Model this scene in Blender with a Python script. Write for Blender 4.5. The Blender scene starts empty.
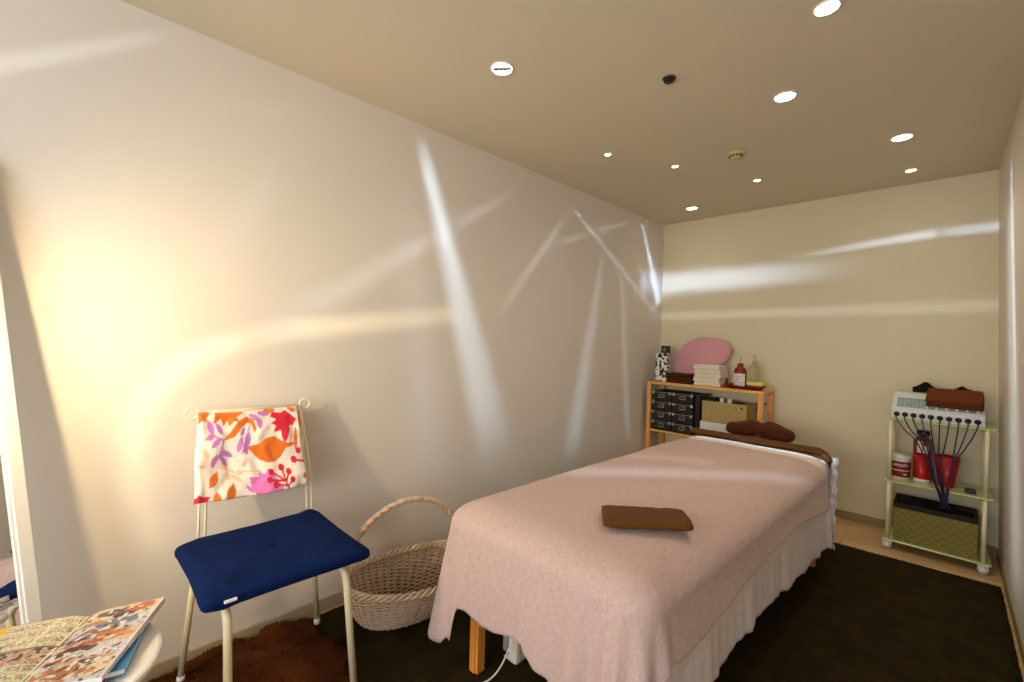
import bpy, bmesh, math, random
from mathutils import Vector, Matrix, noise
random.seed(7)
SC = bpy.context.scene
COL = SC.collection
PI = math.pi

# ------------------------------------------------------------------ helpers
def lin(c):
    return tuple((x/12.92 if x <= .04045 else ((x+.055)/1.055)**2.4) for x in (v/255. for v in c))
def rgba(c): return lin(c)+(1.,)
def lerp(a, b, t): return a+(b-a)*t
def clamp(x, a=0., b=1.): return a if x < a else b if x > b else x
def sst(a, b, x):
    t = clamp((x-a)/(b-a)) ; return t*t*(3-2*t)
def nz(x, y, z=0.): return noise.noise(Vector((x, y, z)))

class MB:
    """collects shapes, then links them as one mesh object"""
    def __init__(s): s.v = []; s.f = []; s.m = []; s.sm = []
    def add(s, vs, fs, mi=0, smooth=False, M=None):
        b = len(s.v)
        s.v += [tuple(M @ Vector(p)) if M else tuple(p) for p in vs]
        s.f += [tuple(b+i for i in f) for f in fs]
        s.m += [mi]*len(fs); s.sm += [smooth]*len(fs)
    def box(s, a, b, mi=0, bev=0., M=None):
        x0, y0, z0 = a; x1, y1, z1 = b
        bm = bmesh.new()
        bmesh.ops.create_cube(bm, size=1)
        for v in bm.verts:
            v.co = Vector((lerp(x0, x1, v.co.x+.5), lerp(y0, y1, v.co.y+.5), lerp(z0, z1, v.co.z+.5)))
        if bev > 0:
            bmesh.ops.bevel(bm, geom=bm.edges[:], offset=bev, segments=2, profile=.6, affect='EDGES')
        bm.verts.index_update()
        s.add([v.co[:] for v in bm.verts], [[v.index for v in f.verts] for f in bm.faces], mi, False, M)
        bm.free()
    def tube(s, pts, r, n=8, mi=0, closed=False, cap=True, M=None):
        pts = [Vector(p) for p in pts]; N = len(pts)
        rr = r if isinstance(r, (list, tuple)) else [r]*N
        vs = []; fs = []
        prev = None
        for i, p in enumerate(pts):
            a = pts[(i-1) % N] if (closed or i > 0) else p
            b = pts[(i+1) % N] if (closed or i < N-1) else p
            t = (b-a)
            if t.length < 1e-9: t = Vector((0, 0, 1))
            t.normalize()
            if prev is None:
                up = Vector((0, 0, 1)) if abs(t.z) < .9 else Vector((1, 0, 0))
                e = t.cross(up).normalized()
            else:
                e = (prev - t*prev.dot(t))
                e = e.normalized() if e.length > 1e-6 else t.orthogonal().normalized()
            prev = e; g = t.cross(e)
            for k in range(n):
                an = 2*PI*k/n
                vs.append(p+(e*math.cos(an)+g*math.sin(an))*rr[i])
        for i in range(N if closed else N-1):
            j = (i+1) % N
            for k in range(n):
                l = (k+1) % n
                fs.append((i*n+k, i*n+l, j*n+l, j*n+k))
        if cap and not closed:
            fs.append(tuple(range(n-1, -1, -1))); fs.append(tuple((N-1)*n+k for k in range(n)))
        s.add(vs, fs, mi, True, M)
    def lathe(s, prof, c=(0, 0, 0), n=24, mi=0, M=None, smooth=True, sx=1., sy=1., cap=True):
        vs = []; fs = []
        for (r, z) in prof:
            for k in range(n):
                a = 2*PI*k/n
                vs.append((c[0]+r*sx*math.cos(a), c[1]+r*sy*math.sin(a), c[2]+z))
        for i in range(len(prof)-1):
            for k in range(n):
                l = (k+1) % n
                fs.append((i*n+k, i*n+l, (i+1)*n+l, (i+1)*n+k))
        if cap: fs.append(tuple(range(n-1, -1, -1))); fs.append(tuple((len(prof)-1)*n+k for k in range(n)))
        s.add(vs, fs, mi, smooth, M)
    def grid(s, nu, nv, fn, mi=0, smooth=True, flip=False, wrap=False, M=None):
        vs = [fn(i/(nu-1 if not wrap else nu), j/(nv-1)) for j in range(nv) for i in range(nu)]
        fs = []
        for j in range(nv-1):
            for i in range(nu if wrap else nu-1):
                k = (i+1) % nu
                q = (j*nu+i, j*nu+k, (j+1)*nu+k, (j+1)*nu+i)
                fs.append(q[::-1] if flip else q)
        s.add(vs, fs, mi, smooth, M)
    def build(s, name, mat, parent=None, col=None, autosmooth=False):
        me = bpy.data.meshes.new(name)
        me.from_pydata(s.v, [], s.f)
        mats = mat if isinstance(mat, (list, tuple)) else [mat]
        for m in mats: me.materials.append(m)
        me.polygons.foreach_set('material_index', s.m)
        me.polygons.foreach_set('use_smooth', s.sm)
        if col:
            at = me.color_attributes.new('paint', 'FLOAT_COLOR', 'POINT')
            flat = []
            for c in col: flat += [c[0], c[1], c[2], 1.]
            at.data.foreach_set('color', flat)
        me.update()
        o = bpy.data.objects.new(name, me)
        COL.objects.link(o)
        if parent:
            o.parent = parent
            o.matrix_parent_inverse = Matrix.Identity(4)
            if parent.get('_root'):
                pass
        return o

# every part mesh is written in room coordinates; rebase() moves the origin to the thing's base
def rebase(o, loc):
    loc = Vector(loc)
    if o.type == 'MESH':
        o.data.transform(Matrix.Translation(-loc))
def thing(name, label, cat, loc, group=None):
    o = bpy.data.objects.new(name, None); COL.objects.link(o)
    o.empty_display_size = .05
    o.location = loc
    o['label'] = label; o['category'] = cat
    if group: o['group'] = group
    return o
def part(mb, name, mat, th, label=None, col=None, parent=None, root=None):
    """mesh part in room coordinates, child of thing th (or of part `parent`)"""
    o = mb.build(name, mat, parent or th, col)
    rebase(o, th.location)
    if label: o['label'] = label
    return o
def solo(mb, name, mat, label, cat, loc, group=None, col=None):
    o = mb.build(name, mat, None, col)
    rebase(o, loc); o.location = loc
    o['label'] = label; o['category'] = cat
    if group: o['group'] = group
    return o
def struct(mb, name, mat):
    o = mb.build(name, mat); o['kind'] = 'structure'; return o

# ------------------------------------------------------------------ materials
MATS = {}
def mat(name, c, rough=.6, metal=0., nscale=0., namt=.0, bump=0., bscale=200., spec=.5, sheen=0., trans=0., alpha=1., coat=0., stretch=(1, 1, 1), ior=1.45, sss=0.):
    """procedural principled material: base colour varied by noise, optional noise bump"""
    if name in MATS: return MATS[name]
    m = bpy.data.materials.new(name); m.use_nodes = True
    nt = m.node_tree; N = nt.nodes; L = nt.links
    b = N['Principled BSDF']
    col = rgba(c)
    b.inputs['Base Color'].default_value = col
    b.inputs['Roughness'].default_value = rough
    b.inputs['Metallic'].default_value = metal
    b.inputs['Specular IOR Level'].default_value = spec
    b.inputs['IOR'].default_value = ior
    b.inputs['Sheen Weight'].default_value = sheen
    b.inputs['Transmission Weight'].default_value = trans
    b.inputs['Coat Weight'].default_value = coat
    b.inputs['Alpha'].default_value = alpha
    tc = N.new('ShaderNodeTexCoord'); mp = N.new('ShaderNodeMapping')
    mp.inputs['Scale'].default_value = stretch
    L.new(tc.outputs['Object'], mp.inputs['Vector'])
    if namt > 0:
        no = N.new('ShaderNodeTexNoise'); no.inputs['Scale'].default_value = nscale or 20
        no.inputs['Detail'].default_value = 4
        L.new(mp.outputs[0], no.inputs['Vector'])
        mx = N.new('ShaderNodeMix'); mx.data_type = 'RGBA'
        mx.inputs['A'].default_value = tuple(clamp(x*(1-namt)) for x in col[:3])+(1,)
        mx.inputs['B'].default_value = tuple(clamp(x*(1+namt)) for x in col[:3])+(1,)
        L.new(no.outputs['Fac'], mx.inputs['Factor'])
        L.new(mx.outputs['Result'], b.inputs['Base Color'])
    if bump > 0:
        n2 = N.new('ShaderNodeTexNoise'); n2.inputs['Scale'].default_value = bscale
        n2.inputs['Detail'].default_value = 3
        L.new(mp.outputs[0], n2.inputs['Vector'])
        bp = N.new('ShaderNodeBump'); bp.inputs['Strength'].default_value = bump
        bp.inputs['Distance'].default_value = .003
        L.new(n2.outputs['Fac'], bp.inputs['Height'])
        L.new(bp.outputs[0], b.inputs['Normal'])
    MATS[name] = m
    return m
def painted(name, rough=.8, sheen=0., bump=0., bscale=300.):
    """colour read from the mesh's own painted pattern"""
    m = mat(name, (255, 255, 255), rough=rough, sheen=sheen, bump=bump, bscale=bscale)
    a = m.node_tree.nodes.new('ShaderNodeAttribute'); a.attribute_name = 'paint'
    m.node_tree.links.new(a.outputs['Color'], m.node_tree.nodes['Principled BSDF'].inputs['Base Color'])
    return m
def emis(name, c, s):
    m = bpy.data.materials.new(name); m.use_nodes = True
    b = m.node_tree.nodes['Principled BSDF']
    b.inputs['Base Color'].default_value = (1, 1, 1, 1)
    b.inputs['Emission Color'].default_value = (*c, 1); b.inputs['Emission Strength'].default_value = s
    return m
def weave(name, c1, c2, scale, rough=.9, bump=.5, sheen=0.):
    """fine woven cloth: two crossed wave patterns drive colour and bump"""
    m = bpy.data.materials.new(name); m.use_nodes = True
    nt = m.node_tree; N = nt.nodes; L = nt.links; b = N['Principled BSDF']
    b.inputs['Roughness'].default_value = rough; b.inputs['Sheen Weight'].default_value = sheen
    b.inputs['Specular IOR Level'].default_value = .2
    tc = N.new('ShaderNodeTexCoord')
    n1 = N.new('ShaderNodeTexNoise'); n1.inputs['Scale'].default_value = 1.; n1.inputs['Detail'].default_value = 5
    m1 = N.new('ShaderNodeMapping'); m1.inputs['Scale'].default_value = (scale, scale*.12, scale*.12)
    m2 = N.new('ShaderNodeMapping'); m2.inputs['Scale'].default_value = (scale*.12, scale, scale)
    n2 = N.new('ShaderNodeTexNoise'); n2.inputs['Scale'].default_value = 1.; n2.inputs['Detail'].default_value = 5
    L.new(tc.outputs['Object'], m1.inputs[0]); L.new(tc.outputs['Object'], m2.inputs[0])
    L.new(m1.outputs[0], n1.inputs['Vector']); L.new(m2.outputs[0], n2.inputs['Vector'])
    ad = N.new('ShaderNodeMath'); ad.operation = 'MULTIPLY_ADD'; ad.inputs[1].default_value = .5
    hf = N.new('ShaderNodeMath'); hf.operation = 'MULTIPLY'; hf.inputs[1].default_value = .5
    L.new(n2.outputs['Fac'], hf.inputs[0]); L.new(n1.outputs['Fac'], ad.inputs[0]); L.new(hf.outputs[0], ad.inputs[2])
    rp = N.new('ShaderNodeValToRGB')
    rp.color_ramp.elements[0].position = .36; rp.color_ramp.elements[0].color = rgba(c1)
    rp.color_ramp.elements[1].position = .64; rp.color_ramp.elements[1].color = rgba(c2)
    L.new(ad.outputs[0], rp.inputs[0]); L.new(rp.outputs[0], b.inputs['Base Color'])
    bp = N.new('ShaderNodeBump'); bp.inputs['Strength'].default_value = bump; bp.inputs['Distance'].default_value = .003
    L.new(ad.outputs[0], bp.inputs['Height']); L.new(bp.outputs[0], b.inputs['Normal'])
    return m
def wood(name, c1, c2, rough=.5, scale=8., axis=1):
    m = bpy.data.materials.new(name); m.use_nodes = True
    nt = m.node_tree; N = nt.nodes; L = nt.links; b = N['Principled BSDF']
    b.inputs['Roughness'].default_value = rough
    tc = N.new('ShaderNodeTexCoord'); mp = N.new('ShaderNodeMapping')
    s = [6., 6., 6.]; s[axis] = .6
    mp.inputs['Scale'].default_value = s
    no = N.new('ShaderNodeTexNoise'); no.inputs['Scale'].default_value = scale; no.inputs['Detail'].default_value = 6
    rp = N.new('ShaderNodeValToRGB')
    rp.color_ramp.elements[0].position = .3; rp.color_ramp.elements[0].color = rgba(c1)
    rp.color_ramp.elements[1].position = .7; rp.color_ramp.elements[1].color = rgba(c2)
    L.new(tc.outputs['Object'], mp.inputs[0]); L.new(mp.outputs[0], no.inputs['Vector'])
    L.new(no.outputs['Fac'], rp.inputs[0]); L.new(rp.outputs[0], b.inputs['Base Color'])
    bp = N.new('ShaderNodeBump'); bp.inputs['Strength'].default_value = .1; bp.inputs['Distance'].default_value = .002
    L.new(no.outputs['Fac'], bp.inputs['Height']); L.new(bp.outputs[0], b.inputs['Normal'])
    return m
def floor_mat():
    m = wood('laminate floor', (196, 158, 108), (222, 188, 138), .38, 5., 0)
    nt = m.node_tree; N = nt.nodes; L = nt.links; b = N['Principled BSDF']
    tc = N.new('ShaderNodeTexCoord')
    br = N.new('ShaderNodeTexBrick'); br.inputs['Scale'].default_value = 1.
    br.inputs['Brick Width'].default_value = .9; br.inputs['Row Height'].default_value = .11
    br.inputs['Mortar Size'].default_value = .0015; br.inputs['Color1'].default_value = (1, 1, 1, 1)
    br.inputs['Color2'].default_value = (.86, .84, .8, 1); br.inputs['Mortar'].default_value = (.45, .38, .3, 1)
    L.new(tc.outputs['Object'], br.inputs['Vector'])
    mx = N.new('ShaderNodeMix'); mx.data_type = 'RGBA'; mx.blend_type = 'MULTIPLY'; mx.inputs['Factor'].default_value = 1
    src = b.inputs['Base Color'].links[0].from_socket
    L.new(src, mx.inputs['A']); L.new(br.outputs['Color'], mx.inputs['B']); L.new(mx.outputs['Result'], b.inputs['Base Color'])
    return m

WALL = mat('painted plaster wall', (226, 217, 203), .55, nscale=3, namt=.015, bump=.05, bscale=350)
WALLB = mat('plaster end wall with lamp tint', (224, 212, 178), .6, nscale=3, namt=.015, bump=.05, bscale=350)  # yellower than the other walls: warm downlight tint is put into the colour
CEIL = mat('painted ceiling', (216, 202, 176), .8, nscale=3, namt=.012)
BASE = mat('baseboard vinyl', (176, 158, 128), .5)
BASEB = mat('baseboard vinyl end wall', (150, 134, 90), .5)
FLOOR = floor_mat()
PINK = weave('pink beige gauze', (182, 155, 146), (207, 181, 172), 420, .95, .45, .1)
SHEET = weave('white cotton sheet', (222, 206, 200), (240, 228, 222), 300, .9, .2, .1)
TBROWN = weave('brown terry towel', (78, 46, 14), (106, 66, 24), 350, .98, .8, .04)
DBROWN = weave('dark brown terry towel', (62, 27, 9), (86, 40, 14), 350, .98, .8, .04)
NAVY = mat('navy plush', (9, 28, 70), .95, nscale=9, namt=.35, bump=1., bscale=28, spec=.1)
PINE = wood('orange pine', (222, 150, 66), (240, 180, 96), .45, 8., 2)
PINEH = wood('yellow pine board', (226, 164, 78), (242, 188, 104), .45, 8., 0)
BEECH = wood('beech leg', (206, 122, 40), (232, 152, 62), .45, 8., 2)
CREAM = mat('cream enamel tube', (232, 220, 178), .3, coat=.3)
WIRE = mat('cream brass wire', (238, 224, 184), .35, metal=0.)
WHITEP = mat('white plastic', (228, 226, 220), .35)
WHITEL = mat('white lacquer', (238, 236, 230), .3, coat=.3)
BLACKP = mat('black plastic', (14, 12, 14), .35)
CHROME = mat('polished chrome', (215, 210, 195), .15, metal=1.)

# ------------------------------------------------------------------ room
def xl(y): return -2.028+.0148*y
RY0 = -1.5; BY = 4.05; H = 2.4; XR = .262; XRT = .214
XB = XR+.0; 
def xr(z): return lerp(.268, .212, z/H)
b = MB(); b.box((xl(RY0)-.1, RY0-.1, -.1), (.4, BY+.1, 0)); struct(b, 'floor', FLOOR)
b = MB(); b.box((-2.2, RY0-.1, H), (.4, BY+.1, H+.1)); struct(b, 'ceiling', CEIL)
b = MB()
b.add([(xl(RY0-.1), RY0-.1, 0), (xl(BY+.1), BY+.1, 0), (xl(BY+.1), BY+.1, H), (xl(RY0-.1), RY0-.1, H),
       (-2.2, RY0-.1, 0), (-2.2, BY+.1, 0), (-2.2, BY+.1, H), (-2.2, RY0-.1, H)],
      [(0, 1, 2, 3), (7, 6, 5, 4), (0, 3, 7, 4), (1, 5, 6, 2), (3, 2, 6, 7), (0, 4, 5, 1)])
struct(b, 'wall_left', WALL)
b = MB()
b.add([(xr(0), RY0-.1, 0), (xr(0), BY+.1, 0), (xr(H), BY+.1, H), (xr(H), RY0-.1, H),
       (.4, RY0-.1, 0), (.4, BY+.1, 0), (.4, BY+.1, H), (.4, RY0-.1, H)],
      [(3, 2, 1, 0), (4, 5, 6, 7), (4, 7, 3, 0), (2, 6, 5, 1), (7, 6, 2, 3), (1, 5, 4, 0)])
struct(b, 'wall_right', WALL)
b = MB(); b.box((xl(BY)-.001, BY, 0), (.3, BY+.1, H)); struct(b, 'wall_back', WALLB)
# wall behind the camera, with an unseen window added for the fill light
WX0, WX1, WZ0, WZ1 = -1.35, .18, .7, 1.95
b = MB()
b.box((xl(RY0)-.02, RY0-.1, 0), (.3, RY0, WZ0)); b.box((xl(RY0)-.02, RY0-.1, WZ1), (.3, RY0, H))
b.box((xl(RY0)-.02, RY0-.1, WZ0), (WX0, RY0, WZ1)); b.box((WX1, RY0-.1, WZ0), (.3, RY0, WZ1))
struct(b, 'wall_front', WALL)
b = MB()
for (a, c) in (((WX0, WZ0), (WX0+.05, WZ1)), ((WX1-.05, WZ0), (WX1, WZ1)), ((WX0+.05, WZ0), (WX1-.05, WZ0+.05)),
               ((WX0+.05, WZ1-.05), (WX1-.05, WZ1)), (((WX0+WX1)/2-.02, WZ0+.05), ((WX0+WX1)/2+.02, WZ1-.05))):
    b.box((a[0], RY0-.08, a[1]), (c[0], RY0-.03, c[1]))
struct(b, 'added_window_1', WHITEL)
# baseboards
b = MB(); 
b.add([(xl(RY0), RY0, 0), (xl(RY0)+.009, RY0, 0), (xl(RY0)+.009, RY0, .058), (xl(RY0)+.004, RY0, .062), (xl(RY0), RY0, .062),
       (xl(BY), BY, 0), (xl(BY)+.009, BY, 0), (xl(BY)+.009, BY, .058), (xl(BY)+.004, BY, .062), (xl(BY), BY, .062)],
      [(0, 1, 2, 3, 4), (9, 8, 7, 6, 5), (1, 6, 7, 2), (2, 7, 8, 3), (3, 8, 9, 4)])
struct(b, 'baseboard_left', BASE)
b = MB(); b.box((xl(BY)+.01, BY-.009, .004), (xr(0)-.01, BY, .062), bev=.002); struct(b, 'baseboard_back', BASEB)
b = MB(); b.box((xr(0)-.009, RY0, 0), (xr(0)+.001, BY-.01, .058), bev=.002); struct(b, 'baseboard_right', BASEB)

# ------------------------------------------------------------------ carpets
MATF = mat('dark shag carpet', (46, 38, 18), 1., nscale=9, namt=.55, bump=1., bscale=140, spec=.05)
DARKPILE = mat('dark carpet pile', (54, 45, 22), 1., nscale=5, namt=.6, spec=.05)
def wob(t, s): return .006*nz(t*9, s)+.003*nz(t*31, s+5)
MX0, MX1, MY0, MY1 = -1.985, .248, .36, 3.50
b = MB()
nx, ny = 90, 120
def mat_xy(u, v):
    x = lerp(MX0, MX1, u); y = lerp(MY0, MY1+ (x+.5)*.06, v)
    e = min(u, 1-u)*2.2; f = min(v, 1-v)*3.2
    if u < .001 or u > .999: x += wob(y, 1)
    if v > .999 or v < .001: y += wob(x, 2)
    edge = min(e, f)
    z = .004+.010*sst(0, .02, edge)+.0025*nz(x*22, y*22)
    return (x, y, z)
b.grid(nx, ny, mat_xy)
b.add([mat_xy(u, v)[:2]+(0,) for (u, v) in ((0, 0), (1, 0), (1, 1), (0, 1))], [(3, 2, 1, 0)])
carpet_base = b
# short tufts over the whole mat
def tufts(b, n, inside, hmin, hmax, w, z0=.01, lean=.5, mi=0):
    vs = []; fs = []
    k = 0
    while k < n:
        x, y = inside()
        if x is None: continue
        a = random.random()*2*PI; hh = random.uniform(hmin, hmax); l = random.random()*lean*hh
        la = random.random()*2*PI; dx = math.cos(la)*l; dy = math.sin(la)*l
        cx, cy = math.cos(a)*w, math.sin(a)*w
        i = len(vs)
        vs += [(x-cx, y-cy, z0), (x+cx, y+cy, z0), (x+dx*.5+cx*.6, y+dy*.5+cy*.6, z0+hh*.6), (x+dx*.5-cx*.6, y+dy*.5-cy*.6, z0+hh*.6), (x+dx, y+dy, z0+hh*.95)]
        fs += [(i, i+1, i+2, i+3), (i+3, i+2, i+4)]
        k += 1
    b.add(vs, fs, mi, True)
def in_mat():
    # more tufts near the camera, none needed under the bed
    while True:
        x = random.uniform(MX0, MX1); y = random.uniform(MY0+.05, MY1)
        if y > MY1+(x+.5)*.06-.004: continue
        if -1.2 < x < -.62 and 1.3 < y < 2.9 and random.random() < .9: continue
        return x, y
tufts(b, 42000, in_mat, .006, .013, .0022, .010, .9, 1)
carpet = solo(b, 'area_carpet', [MATF, DARKPILE], 'large near-black shaggy carpet covering the floor under the massage table', 'carpet', (-.87, 1.9, 0))

FUR = mat('brown sheepskin', (80, 43, 20), .95, nscale=7, namt=.95, spec=.05)
FURB = mat('brown sheepskin hide', (92, 46, 18), 1., nscale=20, namt=.4)
RC = (-1.71, .46)
def rug_r(a):
    rx, ry = .40, .295
    return (1+.07*nz(math.cos(a)*1.8+4, math.sin(a)*1.8)+.05*nz(math.cos(a)*5, math.sin(a)*5, 3)), rx, ry
def rug_in():
    while True:
        a = random.random()*2*PI; q = math.sqrt(random.random())
        k, rx, ry = rug_r(a)
        ca, sa = math.cos(a), math.sin(a)
        p = 3.2; sq = (abs(ca)**p+abs(sa)**p)**(-1/p)
        x = RC[0]+rx*k*sq*ca*q; y = RC[1]+ry*k*sq*sa*q
        if x < xl(y)+.035: continue
        return x, y
b = MB()
ring = []
for i in range(64):
    a = 2*PI*i/64; k, rx, ry = rug_r(a); ca, sa = math.cos(a), math.sin(a); sq = (abs(ca)**3.2+abs(sa)**3.2)**(-1/3.2)
    x = RC[0]+rx*k*sq*ca*.98; y = RC[1]+ry*k*sq*sa*.98
    ring.append((max(x, xl(y)+.02), y))
vs = [(RC[0], RC[1], .03)]+[(lerp(RC[0], x, .9), lerp(RC[1], y, .9), .028) for x, y in ring]+[(x, y, .015) for x, y in ring]+[(x, y, .013) for x, y in ring]
fs = [(0, 1+i, 1+(i+1) % 64) for i in range(64)]+[(1+i, 65+i, 65+(i+1) % 64, 1+(i+1) % 64) for i in range(64)]+[(65+i, 129+i, 129+(i+1) % 64, 65+(i+1) % 64) for i in range(64)]
b.add(vs, fs, 0, True)
def tuft_fur(b, n):
    vs = []; fs = []
    for _ in range(n):
        x, y = rug_in()
        cl = nz(x*9, y*9, 1)*PI*1.6+random.uniform(-.5, .5)
        L = random.uniform(.022, .045); dx, dy = math.cos(cl), math.sin(cl); w = .0016
        px, py = -dy*w, dx*w
        i = len(vs)
        P = [(0, 0), (.35, .62), (.75, .78), (1.0, .62)]
        zh = .024*(1+.45*nz(x*12, y*12, 7))
        for (s, t) in P[:3]:
            vs += [(x+dx*L*s+px, y+dy*L*s+py, .022+zh*t), (x+dx*L*s-px, y+dy*L*s-py, .022+zh*t)]
        vs.append((x+dx*L, y+dy*L, .022+zh*P[3][1]))
        fs += [(i, i+1, i+3, i+2), (i+2, i+3, i+5, i+4), (i+4, i+5, i+6)]
    vs = [(max(v[0], xl(v[1])+.012), v[1], v[2]) for v in vs]
    b.add(vs, fs, 1, True)
tuft_fur(b, 26000)
solo(b, 'sheepskin_rug', [FURB, FUR], 'fluffy russet brown sheepskin rug lying under the metal chair', 'rug', (RC[0], RC[1], .012))

# ------------------------------------------------------------------ massage table
mt = thing('massage_table', 'portable massage table with orange wooden legs beneath the pink and white covers', 'massage table', (-.87, 2.05, .014))
TX0n, TX1n, TX0f, TX1f = -1.28, -.54, -1.22, -.48       # near and far x limits (slightly turned in the room)
TY0, TY1 = 1.06, 3.03
def tx(u, y):    # u 0..1 across
    t = (y-TY0)/(TY1-TY0)
    return lerp(lerp(TX0n, TX1n, u), lerp(TX0f, TX1f, u), t)
def rrect(n_s, x0n, x1n, x0f, x1f, y0, y1, r, corner=10):
    """perimeter of a slightly turned rounded rectangle: list of (x, y, nx, ny, tag, s)"""
    pts = []
    def X(u, y):
        t = (y-y0)/(y1-y0); return lerp(lerp(x0n, x1n, u), lerp(x0f, x1f, u), t)
    cs = [((x0n+r), (y0+r), PI), ((x1n-r), (y0+r), 1.5*PI), ((x1f-r), (y1-r), 0.), ((x0f+r), (y1-r), .5*PI)]
    for i, (cx, cy, a0) in enumerate(cs):
        for k in range(corner+1):
            a = a0+.5*PI*k/corner
            pts.append((cx+r*math.cos(a), cy+r*math.sin(a), math.cos(a), math.sin(a), i))
        nxt = cs[(i+1) % 4]; a1 = a0+.5*PI
        sx, sy = cx+r*math.cos(a1), cy+r*math.sin(a1)
        ex, ey = nxt[0]+r*math.cos(a1), nxt[1]+r*math.sin(a1)
        m = n_s[i]
        for k in range(1, m):
            pts.append((lerp(sx, ex, k/m), lerp(sy, ey, k/m), math.cos(a1), math.sin(a1), i+.5))
    return pts
PAD = mat('cream vinyl padding', (214, 196, 170), .45)
b = MB()
per = rrect([20, 40, 20, 40], TX0n, TX1n, TX0f, TX1f, TY0, TY1, .06)
n = len(per)
prof = [(-.30, .640), (-.06, .640), (-.02, .636), (-.004, .624), (0, .605), (-.004, .588), (-.02, .58), (-.3, .58)]
vs = []; fs = []
for (o, z) in prof:
    for p in per: vs.append((p[0]+p[2]*o, p[1]+p[3]*o, z))
for j in range(len(prof)-1):
    for i in range(n):
        k = (i+1) % n; fs.append((j*n+i, j*n+k, (j+1)*n+k, (j+1)*n+i))
fs.append(tuple(range(n))); fs.append(tuple((len(prof)-1)*n+i for i in range(n-1, -1, -1)))
b.add(vs, [f[::-1] for f in fs], 0, False)
part(b, 'padded_top', PAD, mt)
b = MB()
for u in (.06, .94):
        b.box((tx(u, TY0)-.012 if u < .5 else tx(u, TY0)-.012, TY0+.05, .49), (tx(u, TY0)+.012+.06*0, TY1-.05, .578), bev=.003)
for y in (TY0+.04, (TY0+TY1)/2-.012, (TY0+TY1)/2+.02, TY1-.06):
    b.box((tx(.05, y), y, .49), (tx(.95, y), y+.022, .578), bev=.003)
part(b, 'frame', BEECH, mt)
LEGS = []
for (x, y, sgn) in ((-1.235, 1.10, 1), (-.565, 1.11, 1), (-.52, 3.0, -1), (-1.18, 3.0, -1)):
    b = MB()
    b.box((x-.014, y-.024, .022), (x+.014, y+.024, .56), bev=.004)
    b.box((x+.014, y-.018, .022), (x+.026, y+.02, .34), bev=.003)
    l = part(b, 'leg', BEECH, mt)
    k = MB(); k.lathe([(.0, 0), (.018, 0), (.021, .004), (.021, .016), (.012, .026), (0, .027)], n=16, M=Matrix.Translation((x+.026, y, .22)) @ Matrix.Rotation(PI/2, 4, 'Y'))
    part(k, 'knob', BEECH, mt, parent=l)
for x in (-1.222, -.552):
    for s in (1, -1):
        ya = 1.12 if s == 1 else 2.98
        b = MB(); b.tube([(x, ya, .20), (x, 2.05-.03*s, .53)], .012, 8); part(b, 'stretcher', BEECH, mt)
b = MB()
for (x, y) in ((-.90, 2.55),):
    b.box((-1.20, 2.50, .14), (-.50, 2.53, .175), bev=.004)
    b.box((-.545, 2.44, .10), (-.515, 2.56, .175), bev=.006)
part(b, 'cross_rail', BEECH, mt)

# drape: rings from the middle of the top, over the rounded edge, down a folded skirt
def drape(x0n, x1n, x0f, x1f, y0, y1, r, ztop, hem, fold, counts, re=.045, rv=.05, nsk=26, seed=0., top_noise=.004, flare=.05):
    per = rrect(counts, x0n, x1n, x0f, x1f, y0, y1, r, 12)
    n = len(per); rows = []
    def inset(e): return rrect(counts, x0n+e, x1n-e, x0f+e, x1f-e, y0+e, y1-e, max(r-e*.55, .03), 12)
    per_in = inset(re)
    cx = (x0n+x1n+x0f+x1f)/4; 
    def top_z(x, y): return ztop+.010*math.sin(PI*clamp((x+1.34)/.86))+top_noise*nz(x*3.5, y*3.5, seed)-(.0)+.0012*nz(x*14, y*14, seed)
    for q in (0., .1, .22, .36, .5, .62, .72, .8, .87, .93):
        row = []
        for p in per_in:
            px, py = p[0], p[1]
            # shrink towards the centre line of the top
            cy = clamp(py, y0+.35, y1-.35)
            t = (cy-y0)/(y1-y0); cxx = lerp((x0n+x1n)/2, (x0f+x1f)/2, t)
            x = lerp(cxx, px, q); y = lerp(cy, py, q)
            row.append((x, y, top_z(x, y)-.005*q*q))
        rows.append(row)
    for k in range(0, 10):
        a = k/10*PI/2
        row = []
        for p in inset(re*(1-math.sin(a))):
            x, y = p[0], p[1]
            row.append((x, y, top_z(x, y)*1.-.005-rv*(1-math.cos(a))))
        rows.append(row)
    s = 0.; S = []
    for i, p in enumerate(per):
        if i: s += math.hypot(p[0]-per[i-1][0], p[1]-per[i-1][1])
        S.append(s)
    for k in range(0, nsk+1):
        d = k/nsk
        row = []
        for i, p in enumerate(per):
            z0 = top_z(p[0], p[1])-.005-rv
            zh = hem(p, S[i])
            L = max(0., z0-zh)
            dd = L*d
            off = fold(p, S[i], dd, L)
            tz = z0-dd
            row.append((p[0]+p[2]*off, p[1]+p[3]*off, tz))
        rows.append(row)
    return rows, n
def cloth_object(rows, n, name, m, label, cat, loc, thick=.004):
    b = MB(); vs = [v for r in rows for v in r]; fs = []
    for j in range(len(rows)-1):
        for i in range(n):
            k = (i+1) % n
            fs.append((j*n+i, (j+1)*n+i, (j+1)*n+k, j*n+k))
    b.add(vs, fs, 0, True)
    o = solo(b, name, m, label, cat, loc)
    bm = bmesh.new(); bm.from_mesh(o.data)
    bmesh.ops.remove_doubles(bm, verts=bm.verts, dist=1e-5)
    bm.to_mesh(o.data); bm.free()
    sd = o.modifiers.new('thickness', 'SOLIDIFY'); sd.thickness = thick; sd.offset = -1
    return o

def interp(tab, x):
    if x <= tab[0][0]: return tab[0][1]
    for (a, va), (c, vc) in zip(tab, tab[1:]):
        if x <= c: return lerp(va, vc, (x-a)/(c-a))
    return tab[-1][1]

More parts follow.
